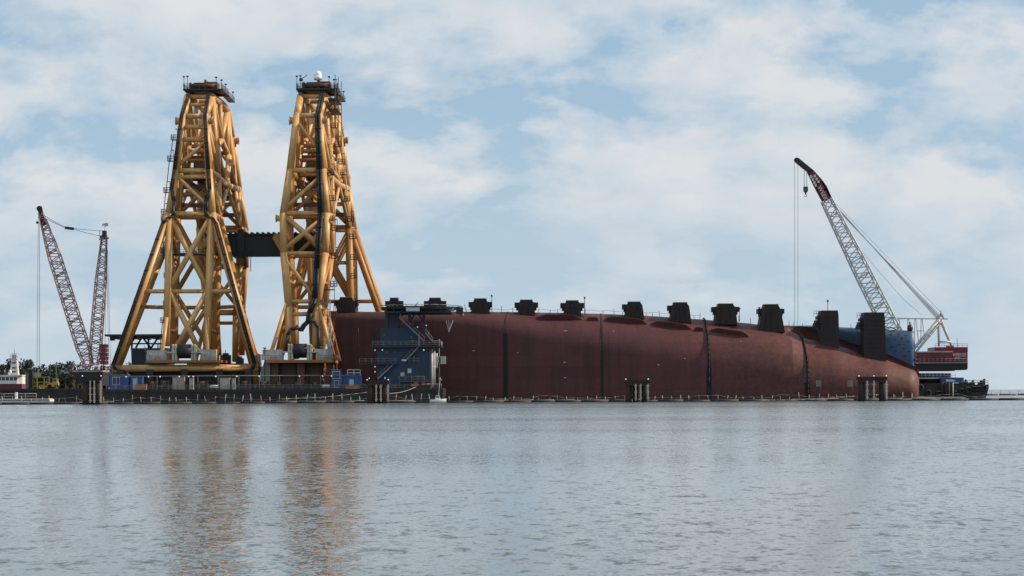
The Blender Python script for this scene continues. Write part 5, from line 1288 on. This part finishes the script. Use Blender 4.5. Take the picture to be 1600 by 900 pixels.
mb = MB(); mb.box((kx(1455), Yk - 4.8, kz(550.5) + .003), (kx(1506.5), Yk + 5, kz(543))); mb.build('upper_house', 'crane_red', c2)
mb = MB(); mb.box((kx(1425), Yk - 5.2, kz(551)), (kx(1483), Yk - 4.0, kz(549.4))); mb.box((kx(1425), Yk - 5.5, kz(567.8)), (kx(1506), Yk - 5.003, kz(567))); mb.build('roof_edge', 'pale_grey', c2)
for a in (1452, 1459, 1466): mb = MB(); mb.box((kx(a), Yk - 5.06, kz(565.5)), (kx(a + 4), Yk - 4.98, kz(557))); mb.build('door', 'tug_red', hs)
mb = MB(); railing(mb, [(kx(1425), Yk - 5.4, kz(567)), (kx(1505), Yk - 5.4, kz(567))], 1.1, 1.2, .045, 2); mb.build('house_railing', 'grey_steel', c2)
mb = MB(); railing(mb, [(kx(1456), Yk - 4.7, kz(543)), (kx(1506), Yk - 4.7, kz(543))], 1.0, 1.3, .045, 2); mb.tube((kx(1496), Yk, kz(543)), (kx(1496), Yk, kz(529)), .08, seg=5); mb.box((kx(1478), Yk - 3, kz(543)), (kx(1487), Yk, kz(540.5))); mb.build('roof_railing', 'grey_steel', c2)
text('lettering', 'WEEKS 533', 1.35, 'white_paint', c2, (kx(1493.2), Yk - 5.04, kz(555.2)), squash=0.56)
mb = MB(); q = V((kx(1490), Yk - 5.05, kz(559.5))); mb.box(q - V((.7, .02, .18)), q + V((.7, .02, .12))); mb.build('door_plate', 'pale_grey', c2)
# boom
def dirv(a, b): return (b - a).normalized()
bfoot, btop = W(1409, 548, Yk), W(1291, 312, Yk)
mb = MB(); lattice(mb, bfoot, btop, [(0, 4.0, 1.5), (.1, 4.4, 4.3), (.55, 3.9, 4.0), (1, 3.0, 2.7)], (0, 1, 0), 30, .24, .14); mb.build('boom', 'boom_white', c2)
# boom head: dark red plated section and jib nose
hd_ = [(1286.5, 317), (1298.5, 309), (1291, 292), (1283, 281), (1269.5, 266), (1262, 269), (1273, 292)]
for dy in (-1.3, 1.1):
    mb = MB(); mb.prism([(W(a, b, Yk).x, W(a, b, Yk).z) for a, b in hd_], Yk + dy, Yk + dy + .2); o = mb.build('boom_head', 'crane_red', c2)
mb = MB()
for a, b in (((1287, 316), (1273, 290)), ((1298, 309), (1284, 283)), ((1273, 291), (1284, 283)), ((1262, 269), (1270, 266)), ((1280, 303), (1291, 295))):
    mb.beam(W(*a, Yk - 1.1), W(*b, Yk - 1.1), .4, .4); mb.beam(W(*a, Yk + 1.1), W(*b, Yk + 1.1), .4, .4)
for a in ((1273, 290), (1284, 283), (1266, 268), (1292, 312)): mb.beam(W(*a, Yk - 1.1), W(*a, Yk + 1.1), .5, .5)
mb.build('head_frame', 'dark_steel', c2)
mb = MB()
for dy in (-1.0, 1.0): mb.prism([(W(a, b, Yk).x, W(a, b, Yk).z) for a, b in ((1266, 272), (1272, 268), (1247, 247.5), (1243, 246.5), (1241, 250), (1244, 254))], Yk + dy - .12, Yk + dy + .12)
mb.tube(W(1243.5, 250, Yk - 1), W(1243.5, 250, Yk + 1), .55, seg=12); mb.build('jib_nose', 'dark_steel', c2)
for i, (a, b) in enumerate(((1267.5, 276), (1270, 280.5), (1272.5, 285), (1274.5, 289.5), (1273, 275), (1276, 279.5), (1279, 284))):
    mb = MB(); q = W(a, b, Yk - 1.36); mb.box(q - V((.28, .03, .36)), q + V((.28, .03, .36))); mb.build('white_stripe', 'white_paint', c2)
ang = math.atan2(W(1291, 315, Yk).z - W(1279, 292, Yk).z, W(1291, 315, Yk).x - W(1279, 292, Yk).x)
text('lettering', 'WEEKS', 1.65, 'white_paint', c2, W(1286.2, 304, Yk - 1.33), (math.pi / 2, -ang, 0))
# suspension lines and A-frame
at = W(1469, 497, Yk)
mb = MB()
for k in range(3):
    for dy in (-.9, .9): mb.tube(W(1297, 311 + k * 2.6, Yk + dy), at + V((-.3 + k * .2, dy, -.7 + k * .55)), .085, seg=5)
mb.build('suspension_line', 'boom_white', c2)
mb = MB(); P_ = [W(1306, 330, Yk), W(1340, 385, Yk), W(1380, 432, Yk), W(1412, 468, Yk), W(1440, 492, Yk)]; mb.path(P_, .045, 5); mb.build('slack_line', 'wire', c2)
mb = MB(); mb.tube(W(1301, 313, Yk + .5), W(1474, 492, Yk + .5), .04, seg=4); mb.build('guy_line', 'wire', c2)
mb = MB()
for dy in (-2.4, 2.4):
    mb.tube(at + V((0, dy * .4, 0)), W(1424, 549, Yk + dy), .42, seg=10); mb.tube(at + V((.6, dy * .4, -.5)), W(1432, 549, Yk + dy), .3, seg=8); mb.tube(at + V((0, dy * .4, -.3)), W(1487, 541, Yk + dy), .3, seg=8); mb.tube(at + V((-.4, dy * .4, -.3)), W(1467, 541, Yk + dy), .28, seg=8)
mb.tube(W(1467, 534, Yk - 2.3), W(1486, 534, Yk - 2.3), .25, seg=8); mb.tube(at - V((0, 1.2, 0)), at + V((0, 1.2, 0)), .9, seg=12)
for k in range(1, 8): q1, q2 = at.lerp(W(1424, 549, Yk), k / 8), (at + V((.6, 0, -.5))).lerp(W(1432, 549, Yk), k / 8); mb.tube(q1 - V((0, 2, 0)), q2 - V((0, 2, 0)), .12, seg=5)
mb.build('back_frame', 'boom_white', c2)
mb = MB(); mb.tube(at + V((0, 0, 0)), at + V((0.3, 0, 2.2)), .1, seg=5); mb.ball(at + V((.2, 0, .8)), .5, 8); mb.build('frame_beacon', 'dark_steel', c2)
# walkway frame left of the A-frame
mb = MB(); mb.beam(W(1398, 497.5, Yk - 2), W(1481, 498.5, Yk - 2), .35, .28)
for a in (1404, 1419, 1430, 1440):
    for e in (-3, 3): mb.tube(W(a + e * .25, 497.5, Yk - 2), W(a + e * 1.1 + 2, 535, Yk - 2), .11, seg=6)
mb.tube(W(1432, 517, Yk - 2), W(1443, 517, Yk - 2), .1, seg=5); mb.build('walkway_frame', 'pale_grey', c2)
# hoist lines and hook
mb = MB()
for px in (1241.5, 1246.5): mb.tube(W(px, 251, Yk), W(px, 600, Yk), .05, seg=5)
mb.build('hoist_line', 'wire', c2)
mb = MB()
for px in (1256.5, 1260.5): mb.tube(W(px, 266, Yk - .2), W(px, 292, Yk - .2), .08, seg=5)
mb.build('hook_line', 'wire', c2)
mb = MB(); q = W(1258.8, 295, Yk - .2); mb.box(q - V((.62, .4, .75)), q + V((.62, .4, .6))); mb.prism([(q.x - .45, q.z - .75), (q.x, q.z - 1.7), (q.x + .45, q.z - .75)], Yk - .5, Yk + .1)
hk = [V((q.x, Yk - .2, q.z - 1.5)) + V((.32 * math.sin(a), 0, -.4 + .32 * math.cos(a))) for a in [i * .5 for i in range(10)]]; mb.path(hk, .09, 5); MATS['hook_green'] = paint('hook_green', (0.06, 0.09, 0.075), 0.6); mb.build('hook_block', 'hook_green', c2)
# deck gear right
t = thing('blue_tank', 'blue tank with pale lettering smear below the red crane house', 'tank', (WX(1489, YR - 1), YR - 1, rz))
xA, xB = WX(1472, YR - 2), WX(1506, YR - 2); z0 = WZ(1490, 598, YR - 2)
mb = MB(); mb.box((xA, YR - 2, z0), (xB, YR + 1, WZ(1490, 590, YR - 2))); mb.build('body', 'container_blue', t)
mb = MB(); mb.prism([(xA + 1.0, z0 + .35), (xA + 2.8, z0 + .3), (xA + 3.9, z0 + .5), (xA + 3.2, z0 + .85), (xA + 1.2, z0 + .95)], YR - 2.04, YR - 1.99); mb.build('white_patch', 'white_paint', t)
mb = MB(); [mb.box((xA + e, YR - 1.8, rz), (xA + e + .4, YR + .8, z0 - .003)) for e in (.4, 2.7, 5.2)]; mb.build('foot', 'dark_steel', t)
pw = thing('barge_pier', 'dark low work barge with tyre fenders at the right end of the site', 'barge', (WX(1505, 556), 556, 0))
mb = MB(); zt_ = WZ(1500, 601, 556); mb.prism([(WX(1430, 556), -.5), (WX(1535, 556), -.5), (WX(1541, 556), zt_ - 1), (WX(1541, 556), zt_), (WX(1430, 556), zt_)], 553, 562); mb.build('hull', 'barge_black', pw)
for px in (1438, 1450, 1466, 1492, 1502, 1512, 1522, 1529, 1537):
    mb = MB(); x = WX(px, 553); z = rb.uniform(1.4, zt_ - .6); r_ = rb.uniform(.55, .85)
    for k in range(14): a, b = 2 * math.pi * k / 14, 2 * math.pi * (k + 1) / 14; mb.tube((x + r_ * math.cos(a), 552.7, z + r_ * math.sin(a)), (x + r_ * math.cos(b), 552.7, z + r_ * math.sin(b)), .26, seg=6)
    mb.build('tyre_fender', 'black_rubber', pw)
for px, m_ in ((1472, 'pile_rust'), (1477.5, 'pile_rust'), (1482, 'pile_rust'), (1489, 'post_pale')):
    mb = MB(); x = WX(px, 552); mb.tube((x, 552, -1), (x, 552, WZ(px, 597.5, 552)), .42 if m_ == 'pile_rust' else .16, seg=10); mb.build('pile', m_, pw)
mb = MB(); railing(mb, [(WX(1500, 556), 553.3, zt_), (WX(1540, 556), 553.3, zt_)], 1.1, 1.4, .06, 2)
mb.build('railing', 'grey_steel', pw)
for px, w, h in ((1508, 8, 5), (1519, 7, 4), (1532, 6, 4), (1536.5, 4, 6)): mb = MB(); x = WX(px, 556); mb.box((x - w * .08, 555, zt_ - .01), (x + w * .08, 557, zt_ + h * .17)); mb.tube((x, 556, zt_ + h * .17), (x + .4, 556, zt_ + h * .17 + .5), .3, seg=8); mb.build('deck_winch', 'dark_steel', pw)
rp = thing('low_jetty', 'low pale grey float with mooring lines before the right work barge', 'float', (WX(1470, 500), 500, 0))
mb = MB(); mb.prism([(WX(1432, 500), -.2), (WX(1505, 500), -.2), (WX(1508, 500), .5), (WX(1505, 500), .75), (WX(1432, 500), .75)], 499, 503); mb.build('deck', 'pale_grey', rp)
mb = MB(); [mb.tube((WX(px, 499), 498.9, .2), (WX(px + 5, 499), 498.9, .25), .25, seg=7) for px in range(1434, 1500, 9)]; mb.build('fender', 'black_rubber', rp)
